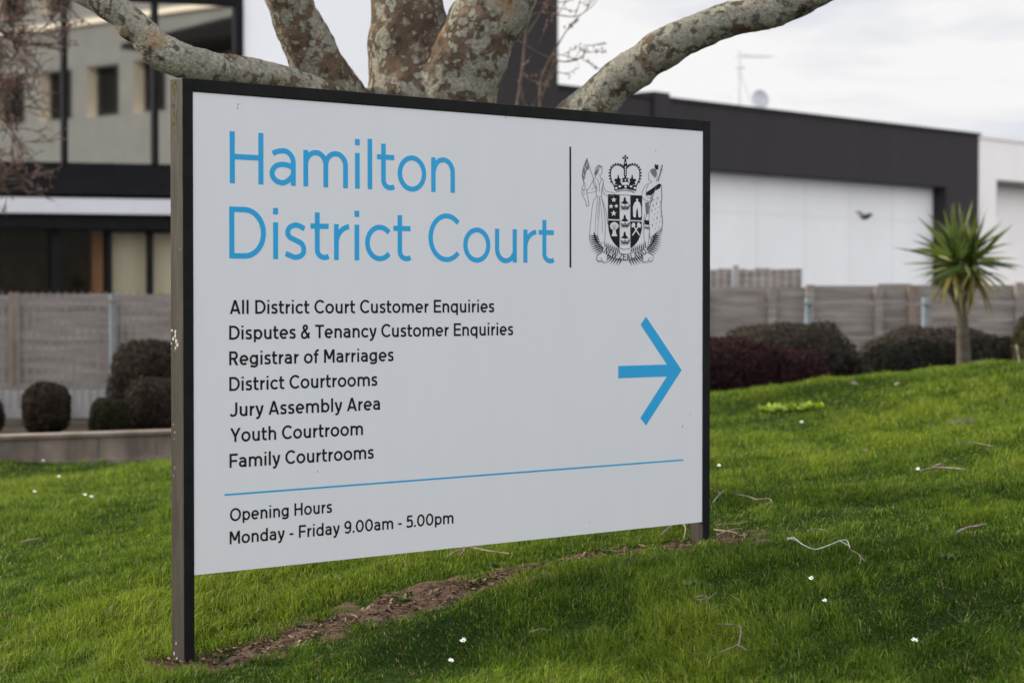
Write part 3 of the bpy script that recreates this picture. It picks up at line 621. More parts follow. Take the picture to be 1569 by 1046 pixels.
# ------------------------------------------------------------------ trees
def catpath(P, n=8):
    return np.array(crv(P, n))
def pxpath(P):                                  # (px, py, depth, width in px) -> path and radii
    pts = [at(a, b, d) for a, b, d, w in P]; r = [w/2/FPX*d for a, b, d, w in P]
    Q = np.array(crv([tuple(p)+(q,) for p, q in zip(pts, r)], 7)); return Q[:,:3], Q[:,3]
def limb_noise(Q, R, amp=.05):
    n = len(Q); k = RNG.normal(0, 1, (n, 3)); 
    for _ in range(3): k[1:-1] = (k[:-2]+k[1:-1]+k[2:])/3
    Q = Q.copy(); Q[1:-1] += k[1:-1]*R[1:-1,None]*amp*2
    rr = RNG.normal(0, 1, n); rr[1:-1] = (rr[:-2]+rr[1:-1]+rr[2:])/3
    return Q, R*(1+amp*rr)
def grow(mb, p, d, r, ln, lev, spread=.6, up=.15, minr=.002, bud=None, n=5, kids=(3,5)):
    k = max(4, int(ln/.09)); P = [np.array(p)]; d = np.array(d)/np.linalg.norm(d)
    for i in range(k):
        d = d + RNG.normal(0, .13, 3) + np.array([0,0,up*.25]); d /= np.linalg.norm(d); P.append(P[-1]+d*ln/k)
    R = np.linspace(r, max(r*.35, minr), k+1); mb.tube(P, R, n if r > .006 else 4, cap=False)
    if lev > 0:
        for c in range(random.randint(*kids)):
            i = random.randint(max(1, k//4), k); dd = d + RNG.normal(0, spread, 3)
            grow(mb, P[i], dd, max(R[i]*.62, minr), ln*random.uniform(.45,.75), lev-1, spread, up, minr, bud, n, kids)
    elif bud is not None:
        for q in P[1:]:
            if random.random() < .8:
                e = q+RNG.normal(0, .012, 3); s = random.uniform(.006,.016)
                bud.add([e+(0,0,s), e+(s*.5,0,0), e+(0,s*.5,0), e+(-s*.5,0,0), e+(0,-s*.5,0), e-(0,0,s)], [(0,1,2),(0,2,3),(0,3,4),(0,4,1),(5,2,1),(5,3,2),(5,4,3),(5,1,4)])
def big_tree():
    base = at(655, 800, 9.5); base[2] = float(gz(base[:1], base[1:2])[0])
    root = thing('lichen_tree', base, 'leafless tree with thick lichen covered limbs forking behind the sign', 'tree')
    mb = MB()
    limbs = [
      [(650,900,9.5,190),(648,420,9.4,185),(655,290,9.35,190),(648,180,9.3,175),(628,90,9.3,128),(622,20,9.3,114),(624,-90,9.35,104),(640,-260,9.4,90)],      # C central
      [(655,330,9.35,150),(675,220,9.3,140),(700,135,9.2,128),(735,60,9.15,118),(772,-20,9.15,112),(815,-120,9.2,100),(870,-270,9.3,84)],                      # D right stem
      [(640,360,9.4,120),(590,250,9.3,100),(530,165,9.2,84),(490,105,9.1,80),(458,40,9.05,74),(436,-20,9.0,70),(405,-120,9.0,62),(380,-260,9.0,52)],           # B left stem
      [(640,380,9.35,100),(580,250,9.1,70),(520,165,8.8,58),(430,124,8.5,48),(350,106,8.3,47),(290,96,8.15,52),(245,78,8.1,54),(205,38,8.1,50),(165,8,8.1,46),(110,-24,8.15,42),(30,-70,8.2,36),(-90,-170,8.4,26)],  # A left limb
      [(660,390,9.4,110),(760,300,9.2,84),(850,215,9.0,70),(905,165,8.9,66),(955,118,8.85,64),(1010,78,8.8,60),(1075,45,8.8,58),(1140,28,8.8,54),(1200,12,8.8,50),(1262,-18,8.8,46),(1340,-70,8.9,40),(1430,-160,9.0,32)]] # E
    ends = []
    for Ls in limbs:
        Q, R = pxpath(Ls); Q, R = limb_noise(Q, R, .03); mb.tube(Q, R, 20, wob=.02); ends.append((Q, R))
    tr = mb.build('trunk', M['bark'], root, smooth=True)
    rm = tr.modifiers.new('join', 'REMESH'); rm.mode = 'VOXEL'; rm.voxel_size = .0125; rm.use_smooth_shade = True
    sm = tr.modifiers.new('smooth', 'SMOOTH'); sm.factor = .5; sm.iterations = 3
    tx = bpy.data.textures.new('bark_relief', 'CLOUDS'); tx.noise_scale = .09; tx.noise_depth = 3
    ds = tr.modifiers.new('relief', 'DISPLACE'); ds.texture = tx; ds.strength = .022; ds.mid_level = .5; ds.texture_coords = 'LOCAL'
    mb = MB(); bd = MB()
    for (Q, R) in ends:
        for i in (len(Q)-1, len(Q)-6, len(Q)-10):
            if i < 0: continue
            d = Q[min(i+1, len(Q)-1)]-Q[max(i-1,0)]
            grow(mb, Q[i], d+RNG.normal(0,.2,3)*np.linalg.norm(d), R[i]*(.9 if i == len(Q)-1 else .4), 1.1, 3, .5, .2, .003, bd, 7, (2,4))
    for px, py, dpt, dr in ((470,5,9.0,(.35,-.1,.35)),(385,-30,9.0,(.9,0,.55)),(480,-25,9.0,(.6,.1,.2))):
        grow(mb, at(px, py, dpt), dr, .006, .22, 1, .6, .3, .0022, bd, 5, (2,3))
    mb.build('branch', M['twig'], root, smooth=True)
    tag(bd.build('bud', M['bud'], root), kind='stuff')
big_tree()
def bare_shrub(name, base, stems, label, lean, lv=4, minr=.0035, ln=1.1, budm=True, spread=.55):
    root = thing(name, base, label, 'shrub'); mb = MB(); bd = MB()
    for i in range(stems):
        d = np.array([lean[0]+RNG.normal(0,.28), lean[1]+RNG.normal(0,.2), 1.0]); grow(mb, np.array(base)+RNG.normal(0,.06,3)*(1,1,0), d, .03, ln*random.uniform(.8,1.2), lv, spread, .12, minr, bd, 6, (3,4))
    mb.build('branch', M['twig'], root); tag(bd.build('bud', M['bud'], root), kind='stuff')
def hanging_tree():
    b = at(-330, 640, 17.6); b[2] = -.1; root = thing('twiggy_tree', b, 'bare brown twiggy tree reaching in from the left in front of the glass office front', 'tree'); mb = MB(); bd = MB(); tb = MB()
    T_ = [b, at(-325,300,17.6), at(-300,60,17.5), at(-310,-120,17.4), at(-340,-330,17.3)]; tb.tube(crv([tuple(q) for q in T_], 5), np.linspace(.13,.05,21), 10, wob=.06)
    for y0, pth in ((120,((-200,60),(-110,20),(-30,30),(30,70))),(20,((-220,-60),(-120,-110),(-20,-90),(60,-40))),(180,((-210,150),(-130,130),(-50,140),(10,190))),(240,((-220,240),(-150,230),(-80,240),(-30,290))),(-60,((-220,-160),(-100,-220),(0,-200),(80,-150)))):
        P = np.array(crv([tuple(at(-305,y0,17.5))]+[tuple(at(q[0],q[1],17.5+random.uniform(-.6,.6))) for q in pth], 5)); R_ = np.linspace(.045,.008,len(P)); mb.tube(P, R_, 8, wob=.05)
        for i in range(5, len(P), 1):
            for k in range(2 if i < 12 else 3):
                d = np.array([random.uniform(-.3,1), random.uniform(-.7,.7), random.uniform(-1,.8)]); grow(mb, P[i], d, .0075, random.uniform(.22,.5), 2, .6, .12, .0035, bd, 5, (3,4))
    tb.build('trunk', M['twig'], root); mb.build('branch', M['twig'], root); tag(bd.build('bud', M['bud'], root), kind='stuff')
hanging_tree()
def sapling():
    b = at(775, 560, 15.0); b[2] = float(gz(b[:1], b[1:2])[0]); root = thing('bare_sapling', b, 'thin bare sapling with reddish brown twigs before the dark tower', 'sapling'); mb = MB(); bd = MB()
    for pth in (((775,560),(772,400),(782,240),(800,110),(812,-20),(820,-140)),((775,420),(800,300),(825,190),(830,120),(860,60))):
        P = np.array(crv([tuple(at(x, y, 15.0)) for x, y in pth], 5)); mb.tube(P, np.linspace(.02,.005,len(P)), 7)
        for i in range(len(P)//2, len(P), 2): 
            grow(mb, P[i], np.array([random.uniform(-.6,.9), random.uniform(-.6,.6), random.uniform(-.3,.8)]), .0045, random.uniform(.16,.34), 1, .5, .1, .0028, bd, 5, (2,3))
    for pth in (((790,60),(830,84),(865,95),(890,88),(900,70)),((800,30),(830,20),(880,26),(905,12))):
        P = np.array(crv([tuple(at(x, y, 15.0)) for x, y in pth], 4)); mb.tube(P, np.linspace(.006,.0026,len(P)), 6)
        for i in range(len(P)//2, len(P), 2): grow(mb, P[i], np.array([random.uniform(.2,.9), 0, random.uniform(-.2,.8)]), .0032, .14, 1, .4, .1, .0024, bd, 5, (1,2))
    mb.build('branch', M['twig'], root); tag(bd.build('bud', M['bud'], root), kind='stuff')
sapling()

# ------------------------------------------------------------------ buildings
def grid_wall(mb, F, s0, s1, z0, z1, holes, th):
    """wall front at t=0 with rectangular holes (s0,s1,z0,z1), thickness th behind"""
    S = sorted({s0, s1, *[h[0] for h in holes], *[h[1] for h in holes]}); Z = sorted({z0, z1, *[h[2] for h in holes], *[h[3] for h in holes]})
    S = [x for x in S if s0 <= x <= s1]; Z = [x for x in Z if z0 <= x <= z1]
    for a, b in zip(S, S[1:]):
        for c, d in zip(Z, Z[1:]):
            m, n = (a+b)/2, (c+d)/2
            if any(h[0] < m < h[1] and h[2] < n < h[3] for h in holes): continue
            mb.add([F.p(a,0,c),F.p(b,0,c),F.p(b,0,d),F.p(a,0,d)], [(0,1,2,3)])
# --- the glass fronted office building (left)
A1 = at(752, 454, 49); F1 = Frame((A1[0], A1[1], 0), radians(19)); 
def f1(px, py): return F1.px(px, py)
G0 = -.14
off = thing('office_building', (A1[0]-6, A1[1], G0), 'white and charcoal office building with a two storey glazed front', 'building')
sL = f1(-140, 300)[0]; sW = f1(372, 100)[0]; sTopz = 9.5
zb1 = f1(250, 300)[1]; zb2 = f1(250, 252)[1]; zc0, zc1 = f1(255, 330)[1], f1(255, 307)[1]
mb = MB(); mb.fbox(F1, sW, 0, -14, 0, G0, sTopz); mb.build('wall', M['white_wall'], off)
mb = MB(); mb.fbox(F1, sL, sW, -.45, 0.05, zb1, zb2); mb.build('spandrel', M['dark_frame'], off)
mb = MB(); mb.fbox(F1, sL, sW, -.3, .45, zc0, zc1); mb.build('canopy', M['canopy'], off)
mb = MB(); mb.fbox(F1, sL, sW+.0, -.35, .30, zc0-.32, zc0-.004); mb.build('soffit', M['dark_frame'], off)
ztop = f1(310, 6)[1]
mb = MB(); mb.fbox(F1, sL, sW, -.4, .08, ztop, ztop+.5); mb.fbox(F1, sL, sW, -14, .0, ztop+.504, sTopz-.01); mb.build('parapet', M['dark_frame'], off)
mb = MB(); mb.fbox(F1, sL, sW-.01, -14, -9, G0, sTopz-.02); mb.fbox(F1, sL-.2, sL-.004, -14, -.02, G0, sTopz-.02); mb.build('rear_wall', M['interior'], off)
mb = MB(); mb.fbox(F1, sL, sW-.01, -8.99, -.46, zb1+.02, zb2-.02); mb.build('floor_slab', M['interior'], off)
mul = [f1(x, 150)[0] for x in (-60, 99, 238, 366)]
prev = sL
for i, s in enumerate(mul):
    w = f1(8, 150)[0]-f1(0, 150)[0]; w = w if i < 3 else w*1.6
    mb = MB(); mb.fbox(F1, s-w/2, s+w/2, -.2, .1, zb2+.003, ztop-.003); fr = mb.build('window_frame', M['dark_frame'], off)
    mb = MB(); mb.fbox(F1, prev+.002, s-w/2-.002, -.12, -.1, zb2+.002, ztop-.002); mb.build('pane', M['glass'], fr); prev = s+w/2
# lower storey
zlt = zc0-.33
low = [f1(x, 400)[0] for x in (-90, 84, 167, 230)]; prev = sL
for i, s in enumerate(low):
    w = (f1(14, 400)[0]-f1(0, 400)[0]) if i == 1 else (f1(8, 400)[0]-f1(0, 400)[0])
    mb = MB(); mb.fbox(F1, s-w/2, s+w/2, -.2, .1, G0, zlt); fr = mb.build('window_frame', M['dark_frame'], off)
    mb = MB(); mb.fbox(F1, prev+.002, s-w/2-.002, -.12, -.1, G0+.05, zlt-.002); mb.build('pane', M['glass2'], fr); prev = s+w/2
mb = MB(); mb.fbox(F1, prev+.002, sW-.01, -.12, -.1, G0+.05, zlt-.002); mb.build('pane', M['glass2'], fr)
for a, b in ((170, 227), (234, 369)):
    mb = MB(); mb.fbox(F1, f1(a, 400)[0], f1(b, 400)[0], -.32, -.3, G0+.1, zlt-.05); mb.build('blind', M['blind'], off)
mb = MB(); mb.fbox(F1, f1(146,400)[0], f1(162,400)[0], -.8, -.4, G0, zlt); mb.build('column', M['rust'], off)
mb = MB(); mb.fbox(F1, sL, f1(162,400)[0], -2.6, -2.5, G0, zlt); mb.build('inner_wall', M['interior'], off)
# --- grey building across the street, behind the viewer, seen mirrored in the glass
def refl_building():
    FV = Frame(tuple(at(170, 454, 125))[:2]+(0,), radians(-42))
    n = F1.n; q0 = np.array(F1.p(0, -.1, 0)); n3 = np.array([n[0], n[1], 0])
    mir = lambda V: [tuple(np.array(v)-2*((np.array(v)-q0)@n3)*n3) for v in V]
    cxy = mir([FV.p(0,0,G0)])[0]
    rb = thing('grey_building', (cxy[0], cxy[1], G0), 'plain grey building with deep window reveals coloured as if lit, mirrored in the office glass', 'building')
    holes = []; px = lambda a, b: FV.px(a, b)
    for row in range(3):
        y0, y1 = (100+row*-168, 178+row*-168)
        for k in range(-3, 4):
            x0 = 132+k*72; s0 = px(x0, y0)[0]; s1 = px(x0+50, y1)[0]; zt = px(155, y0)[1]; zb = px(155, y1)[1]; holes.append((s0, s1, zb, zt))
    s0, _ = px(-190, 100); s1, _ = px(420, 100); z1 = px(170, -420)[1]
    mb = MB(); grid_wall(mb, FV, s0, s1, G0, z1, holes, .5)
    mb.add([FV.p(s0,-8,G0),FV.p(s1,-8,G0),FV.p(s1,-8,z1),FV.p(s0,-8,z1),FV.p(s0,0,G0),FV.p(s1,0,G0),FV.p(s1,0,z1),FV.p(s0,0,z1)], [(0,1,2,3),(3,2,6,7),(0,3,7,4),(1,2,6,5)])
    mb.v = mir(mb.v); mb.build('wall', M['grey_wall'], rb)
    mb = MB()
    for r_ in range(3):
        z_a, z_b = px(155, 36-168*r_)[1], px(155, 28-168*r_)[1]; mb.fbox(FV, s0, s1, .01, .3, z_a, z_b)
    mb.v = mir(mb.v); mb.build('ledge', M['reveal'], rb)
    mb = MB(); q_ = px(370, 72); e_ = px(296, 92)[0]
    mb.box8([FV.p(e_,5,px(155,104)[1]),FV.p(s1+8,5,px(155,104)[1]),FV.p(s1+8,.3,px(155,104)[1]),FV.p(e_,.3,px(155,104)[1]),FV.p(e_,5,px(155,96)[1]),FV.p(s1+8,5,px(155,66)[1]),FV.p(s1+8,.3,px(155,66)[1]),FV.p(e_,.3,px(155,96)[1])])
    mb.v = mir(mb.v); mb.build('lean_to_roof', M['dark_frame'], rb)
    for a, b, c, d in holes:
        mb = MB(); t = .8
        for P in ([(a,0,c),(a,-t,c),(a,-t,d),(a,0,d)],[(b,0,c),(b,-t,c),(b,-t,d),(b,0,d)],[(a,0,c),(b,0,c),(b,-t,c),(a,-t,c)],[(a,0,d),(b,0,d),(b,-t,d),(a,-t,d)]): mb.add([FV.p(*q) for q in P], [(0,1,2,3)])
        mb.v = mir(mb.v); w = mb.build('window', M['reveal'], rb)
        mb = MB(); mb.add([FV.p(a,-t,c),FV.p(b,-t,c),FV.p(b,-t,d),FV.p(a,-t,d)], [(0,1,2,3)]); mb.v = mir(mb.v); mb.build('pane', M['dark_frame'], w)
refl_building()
# --- dark pillar block between the two fronts
pil = thing('charcoal_tower', (A1[0]+.8, A1[1]+.3, G0), 'tall charcoal clad tower block between the white wall and the low parapet', 'building')
A2 = at(754, 454, 48.6); FP = Frame((A2[0], A2[1], 0), radians(10)); sp_ = FP.px(855, 100)[0]
mb = MB(); mb.fbox(FP, .0, sp_, -6, 0, G0, 10.2); mb.build('wall', M['dark_wall'], pil)
mb = MB(); mb.fbox(FP, -.05, sp_+.05, -6.05, .06, 10.2, 10.35); mb.build('coping', M['dark_frame'], pil)
# --- long low building (right)
A3 = at(850, 454, 50.5); F2 = Frame((A3[0], A3[1], 0), radians(90-40.97)); f2 = F2.px
sE, zt2 = f2(1500, 207); sR, zl2 = f2(1450, 285)
ztp = f2(1200, 173.5)[1]; zlo = f2(1200, 268)[1]
lo = thing('warehouse', (A3[0]+6, A3[1]+8, G0), 'long low warehouse with a charcoal parapet band over a white recessed wall', 'building')
mb = MB(); mb.fbox(F2, 0, sE, -12, 0, zlo, ztp); mb.fbox(F2, sR, sE, -12, -.001, G0, zlo-.0005)
mb.build('parapet', M['dark_wall'], lo)
mb = MB(); mb.fbox(F2, -1, sR-.01, -11.9, -.45, G0, zlo-.003); wl = mb.build('wall', M['shed_wall'], lo)
mb = MB()
zj = f2(1250, 331)[1]; mb.fbox(F2, -1, sR-.01, -.449, -.442, zj, zj+.025)
for k in range(7): s = 2+k*(sR-2)/7.0; mb.fbox(F2, s, s+.02, -.449, -.441, G0, zlo-.01)
mb.build('wall_joint', noisy('joint_grey', (.60,.59,.58), (.62,.61,.60), 2, .8), wl)
mb = MB(); mb.fbox(F2, -.1, sE+.06, -.4, .06, ztp+.002, ztp+.07); mb.build('coping', M['dark_wall'], lo)
zq = f2(1012, 150)[1]; sq0, sq1 = f2(998,150)[0], f2(1022,150)[0]
mb = MB(); mb.fbox(F2, sq0, sq1, -.5, .09, zlo, ztp+.16); mb.build('pilaster', M['dark_wall'], lo)
# --- white building beyond
w3 = thing('cream_building', tuple(F2.p(sE+5, -3, G0)), 'pale cream building with a recessed wall bay at the right edge', 'building')
zc = f2(1502, 207)[1]-.05
h0, hz = f2(1538, 275); 
mb = MB(); holes = [(h0, sE+14, G0+.01, hz)]
Fw = Frame(F2.p(0, -.25, 0), radians(90-40.97)); grid_wall(mb, Fw, sE+.01, sE+16, G0, zc, holes, .6)
mb.fbox(Fw, sE+.01, sE+16, -12, -.7, G0, zc-.02); mb.fbox(Fw, h0-.002, h0-.001, -.69, -.002, G0, hz); mb.build('wall', M['cream_wall'], w3)
mb = MB(); mb.fbox(Fw, sE+.02, sE+16, -.69, .05, zc, zc+.1); mb.build('coping', M['cream_wall'], w3)
mb = MB(); mb.fbox(Fw, h0, h0+.12, -.6, -.05, f2(1538, 330)[1], hz-.002); mb.fbox(Fw, h0, sE+14, -.6, -.05, hz-.08, hz-.001); mb.build('reveal_trim', M['steel_dark'], w3)
# --- roof aerial and dish
def roof_p(px, py, t): 
    s, z = F2.px(px, py, t); return np.array(F2.p(s, t, z))
base = roof_p(1133, 164, -5); ant = thing('tv_aerial', base, 'thin stayed television aerial mast on the warehouse roof', 'aerial')
top = roof_p(1133, 78, -5); mb = MB(); mb.tube([base-(0,0,.6), top], .026, 8); mb.build('mast', M['antenna'], ant)
bm0 = roof_p(1133, 86, -5); bm1 = roof_p(1180, 87, -5); mb = MB(); mb.tube([bm0, bm1], .02, 6)
for k in range(7):
    q = bm0+(bm1-bm0)*(k/6.5+.05); mb.tube([q-(F2.n*.28), q+(F2.n*.28)], .012, 5); 
mb.tube([roof_p(1128,104,-5), roof_p(1140,104,-5)], .03, 6)
mb.build('antenna_bar', M['antenna'], ant)
mb = MB(); mid_ = roof_p(1133,108,-5)
for px in (1110, 1158): mb.tube([mid_, roof_p(px, 164, -5.0)-(0,0,.3)], .009, 5)
mb.build('stay_wire', M['antenna'], ant)
base = roof_p(1165, 164, -.8); ds = thing('satellite_dish', base, 'round grey satellite dish standing on the warehouse parapet', 'dish')
cen = roof_p(1165, 153, -.8); rr = 15.5/FPX*cen[1]; fw = np.array([.25,-.95,.18]); fw /= np.linalg.norm(fw); rx = np.cross(fw, [0,0,1]); rx /= np.linalg.norm(rx); ry = np.cross(rx, fw)
mb = MB(); V = []; rings = 6; sg = 24
for i in range(rings+1):
    for j in range(sg): a = j*2*pi/sg; k = i/rings; V.append(cen+rx*(rr*.9*k*cos(a))+ry*(rr*k*sin(a))+fw*(k*k-1)*rr*.25)
mb.add(V, [(i*sg+j, i*sg+(j+1)%sg, (i+1)*sg+(j+1)%sg, (i+1)*sg+j) for i in range(rings) for j in range(sg)]); mb.build('reflector', M['dish'], ds, smooth=True)
mb = MB(); mb.tube([cen-fw*rr*.25, cen+fw*rr*.9-ry*rr*.5], .012, 6); mb.tube([cen-ry*rr-fw*.02, cen+fw*rr*.9-ry*rr*.5], .012, 6); mb.tube([cen+fw*rr*.85-ry*rr*.5, cen+fw*rr*1.0-ry*rr*.48], .035, 8); mb.build('feed_arm', M['antenna'], ds)
mb = MB(); mb.tube([cen-fw*rr*.3, cen-fw*rr*.4-(0,0,rr*.4), base-(0,0,.6)], .025, 8); mb.build('bracket', M['antenna'], ds)
# --- bird gliding past the white wall
def bird():
    c = at(1325, 333, 34); o = thing('bird', c, 'small dark bird with raised wings flying past the white wall', 'bird')
    mb = MB(); P = [c+np.array(v) for v in ((-.085,.02,.012),(-.06,.015,.0),(-.02,.0,-.012),(.03,-.01,-.006),(.075,-.03,.02),(.10,-.04,.032),(.115,-.045,.034))]
    mb.tube(P, [.004,.016,.027,.026,.018,.016,.004], 10)
    mb.add([P[0]+(0,0,.004), P[0]+(-.05,.03,.012), P[0]+(-.055,.0,.006), P[0]+(0,-.02,-.002)], [(0,1,2,3)])
    for sy, dx, up in ((1,-.09,.10),(-1,.05,.055)):
        a = c+np.array((-.04,.0,.0)); b = c+np.array((.04,-.02,.006))
        m1 = np.array((dx*.5, sy*.08, up*.55)); m2 = np.array((dx*1.05, sy*.17, up))
        q = [a, b, b+m1, b+m2*1.0, a+m2*.98, a+m1]
        mb.add(q+[t+np.array((0,0,-.006)) for t in q], [(0,1,2,5),(5,2,3,4),(6,11,8,7),(11,10,9,8),(0,5,11,6),(5,4,10,11),(1,7,8,2),(2,8,9,3),(3,9,10,4)])
    mb.build('body', M['bird'], o, smooth=True)
bird()

# ------------------------------------------------------------------ fences and low wall
def zat(py, depth): return at(784, py, depth)[2]
def xat(px, depth): return at(px, 454, depth)[0]
def timber_fence():
    D = 26.0; o = thing('timber_fence', (0, D, G0), 'grey horizontal plank boundary fence behind the hedges', 'fence')
    secs = [(-160,22,452),(22,176,450),(176,330,451),(330,480,449),(480,630,447),(630,780,446),(780,930,444),(930,1080,441),(1080,1182,440),(1182,1240,440),(1240,1345,437.5),(1345,1396,434.5),(1396,1560,436.5),(1560,1760,437)]
    zb = zat(596, D)
    for i, (a, b, t) in enumerate(secs):
        zt = zat(t, D); x0, x1 = xat(a, D), xat(b, D); mb = MB(); nb = 6; hgt = (zt-zb)/nb
        for k in range(nb):
            y = D + random.uniform(-.008, .008); mb.box(x0+.003, x1-.003, y, y+.035, zb+k*hgt+.0015, zb+(k+1)*hgt-.0015)
        mb.build('board_panel', M['timber'], o)
        mb = MB(); w = .05; mb.box(x1-w, x1+w, D-.1, D-.014, G0, zt-(.02 if i % 3 else -.03)); mb.build('post', M['timber2'] if i in (0,11) else M['timber'], o)
timber_fence()
def plinth():
    D = 25.8; mb = MB(); mb.box(xat(-300,D), xat(980,D), D-.05, D+.1, G0, zat(599, D)); tag(mb.build('plinth_wall', M['pale_conc'], org=(0,D,G0)), 'pale concrete plinth wall under the timber fence', 'wall')
plinth()
def steel_fence():
    D = 24.6; o = thing('picket_fence', (-4, D, G0), 'thin galvanised steel picket fence in front of the grey timber boards', 'fence')
    zt, zb = zat(445, D), zat(626, D)
    for px in (-170, 172, 515, 860, 1240, 1420, 1650):
        mb = MB(); x = xat(px, D); mb.tube([(x, D+.05, G0-.02), (x, D+.05, zat(450 if px < 1000 else 456, D))], .045, 10); mb.build('post', M['galv'], o)
    for y0, y1, a, b in ((459,463,-300,1000),(592,597,-300,1000),(464,467.5,1000,1700),(580,584,1000,1700)):
        mb = MB(); mb.box(xat(a,D), xat(b,D), D-.016, D+.016, zat(y1,D), zat(y0,D)); mb.build('rail', M['steel_dark'], o)
    for k in range(70):
        px = -130 + k*12.2; x = xat(px, D); mb = MB(); w = .011
        mb.add([(x-w,D-.02,zb),(x+w,D-.02,zb),(x+w,D-.02,zt-.06),(x,D-.02,zt),(x-w,D-.02,zt-.06),(x-w,D-.03,zb),(x+w,D-.03,zb),(x+w,D-.03,zt-.06),(x,D-.03,zt),(x-w,D-.03,zt-.06)],
               [(4,3,2,1,0),(5,6,7,8,9),(0,1,6,5),(1,2,7,6),(2,3,8,7),(3,4,9,8),(4,0,5,9)]); mb.build('picket', M['steel_dark'], o)
steel_fence()
def tall_fence():
    D = 30.0; o = thing('board_fence', (xat(1130,D), D, G0), 'taller vertical board fence section behind the plank fence', 'fence')
    zt = zat(412, D)
    for a, b in ((940,1122),(1132,1229)):
        mb = MB(); n = int((b-a)/11)
        for k in range(n): x0, x1 = xat(a+(b-a)*k/n, D), xat(a+(b-a)*(k+1)/n, D); mb.box(x0+.004, x1-.004, D+random.uniform(0,.01), D+.03, G0, zt+random.uniform(-.012,.012))
        mb.build('board_panel', M['timber'], o)
    mb = MB(); x = xat(1127, D); mb.box(x-.04, x+.04, D-.05, D-.002, G0, zt+.05); mb.build('post', M['pale_conc'], o)
tall_fence()
def low_wall():
    a = at(-260, 722, 14.9); a2 = at(0, 714, 15.3); b = at(262, 699, 16.0); b2 = at(700, 675, 17.4)
    top = {}
    o = thing('retaining_wall', (a2[0], a2[1], a2[2]), 'low stained concrete retaining wall edging the left of the lawn', 'wall')
    P = [a, a2, b, b2]; zt = [zat(672,14.9), zat(668,15.3), zat(659.5,16.0), zat(648,17.4)]
    mb = MB(); cp = MB(); ft = MB(); st_ = MB()
    for i in range(3):
        p, q = P[i], P[i+1]; d = (q-p)[:2]; d = d/np.linalg.norm(d); n = np.array([-d[1], d[0]])
        def bx(m, t0, t1, za, zb_, zc_, zd_, e0=0.0, e1=1.0):
            u, v = p+(q-p)*e0, p+(q-p)*e1
            m.box8([(u[0]+n[0]*t0,u[1]+n[1]*t0,za),(v[0]+n[0]*t0,v[1]+n[1]*t0,zb_),(v[0]+n[0]*t1,v[1]+n[1]*t1,zb_),(u[0]+n[0]*t1,u[1]+n[1]*t1,za),
                    (u[0]+n[0]*t0,u[1]+n[1]*t0,zc_),(v[0]+n[0]*t0,v[1]+n[1]*t0,zd_),(v[0]+n[0]*t1,v[1]+n[1]*t1,zd_),(u[0]+n[0]*t1,u[1]+n[1]*t1,zc_)])
        bx(mb, 0, .2, p[2]-.3, q[2]-.3, zt[i]-.025, zt[i+1]-.025); bx(cp, -.02, .22, zt[i]-.024, zt[i+1]-.024, zt[i], zt[i+1]); bx(ft, -.07, -.002, p[2]-.3, q[2]-.3, p[2]+.012, q[2]+.012)
        for e in np.linspace(.04, .96, 6):
            e += random.uniform(-.05,.05); w = random.uniform(.002,.009)
            z0, z1 = p[2]+(q[2]-p[2])*e, zt[i]+(zt[i+1]-zt[i])*e
            bx(st_, -.003, -.001, z0+.02, z0+.02, z1-.03, z1-.03, e-w, e+w)
    mb.build('wall_face', M['concrete'], o); cp.build('coping', M['pale_conc'] if False else M['concrete'], o); ft.build('mowing_strip', M['concrete'], o); st_.build('rain_stain', M['stain'], o)
low_wall()
mb = MB(); mb.add([(-9,16.4,-.10),(0,18.4,-.10),(0,25.7,-.10),(-9,25.7,-.10)], [(0,1,2,3)]); tag(mb.build('planting_bed', M['soil']), kind='structure')

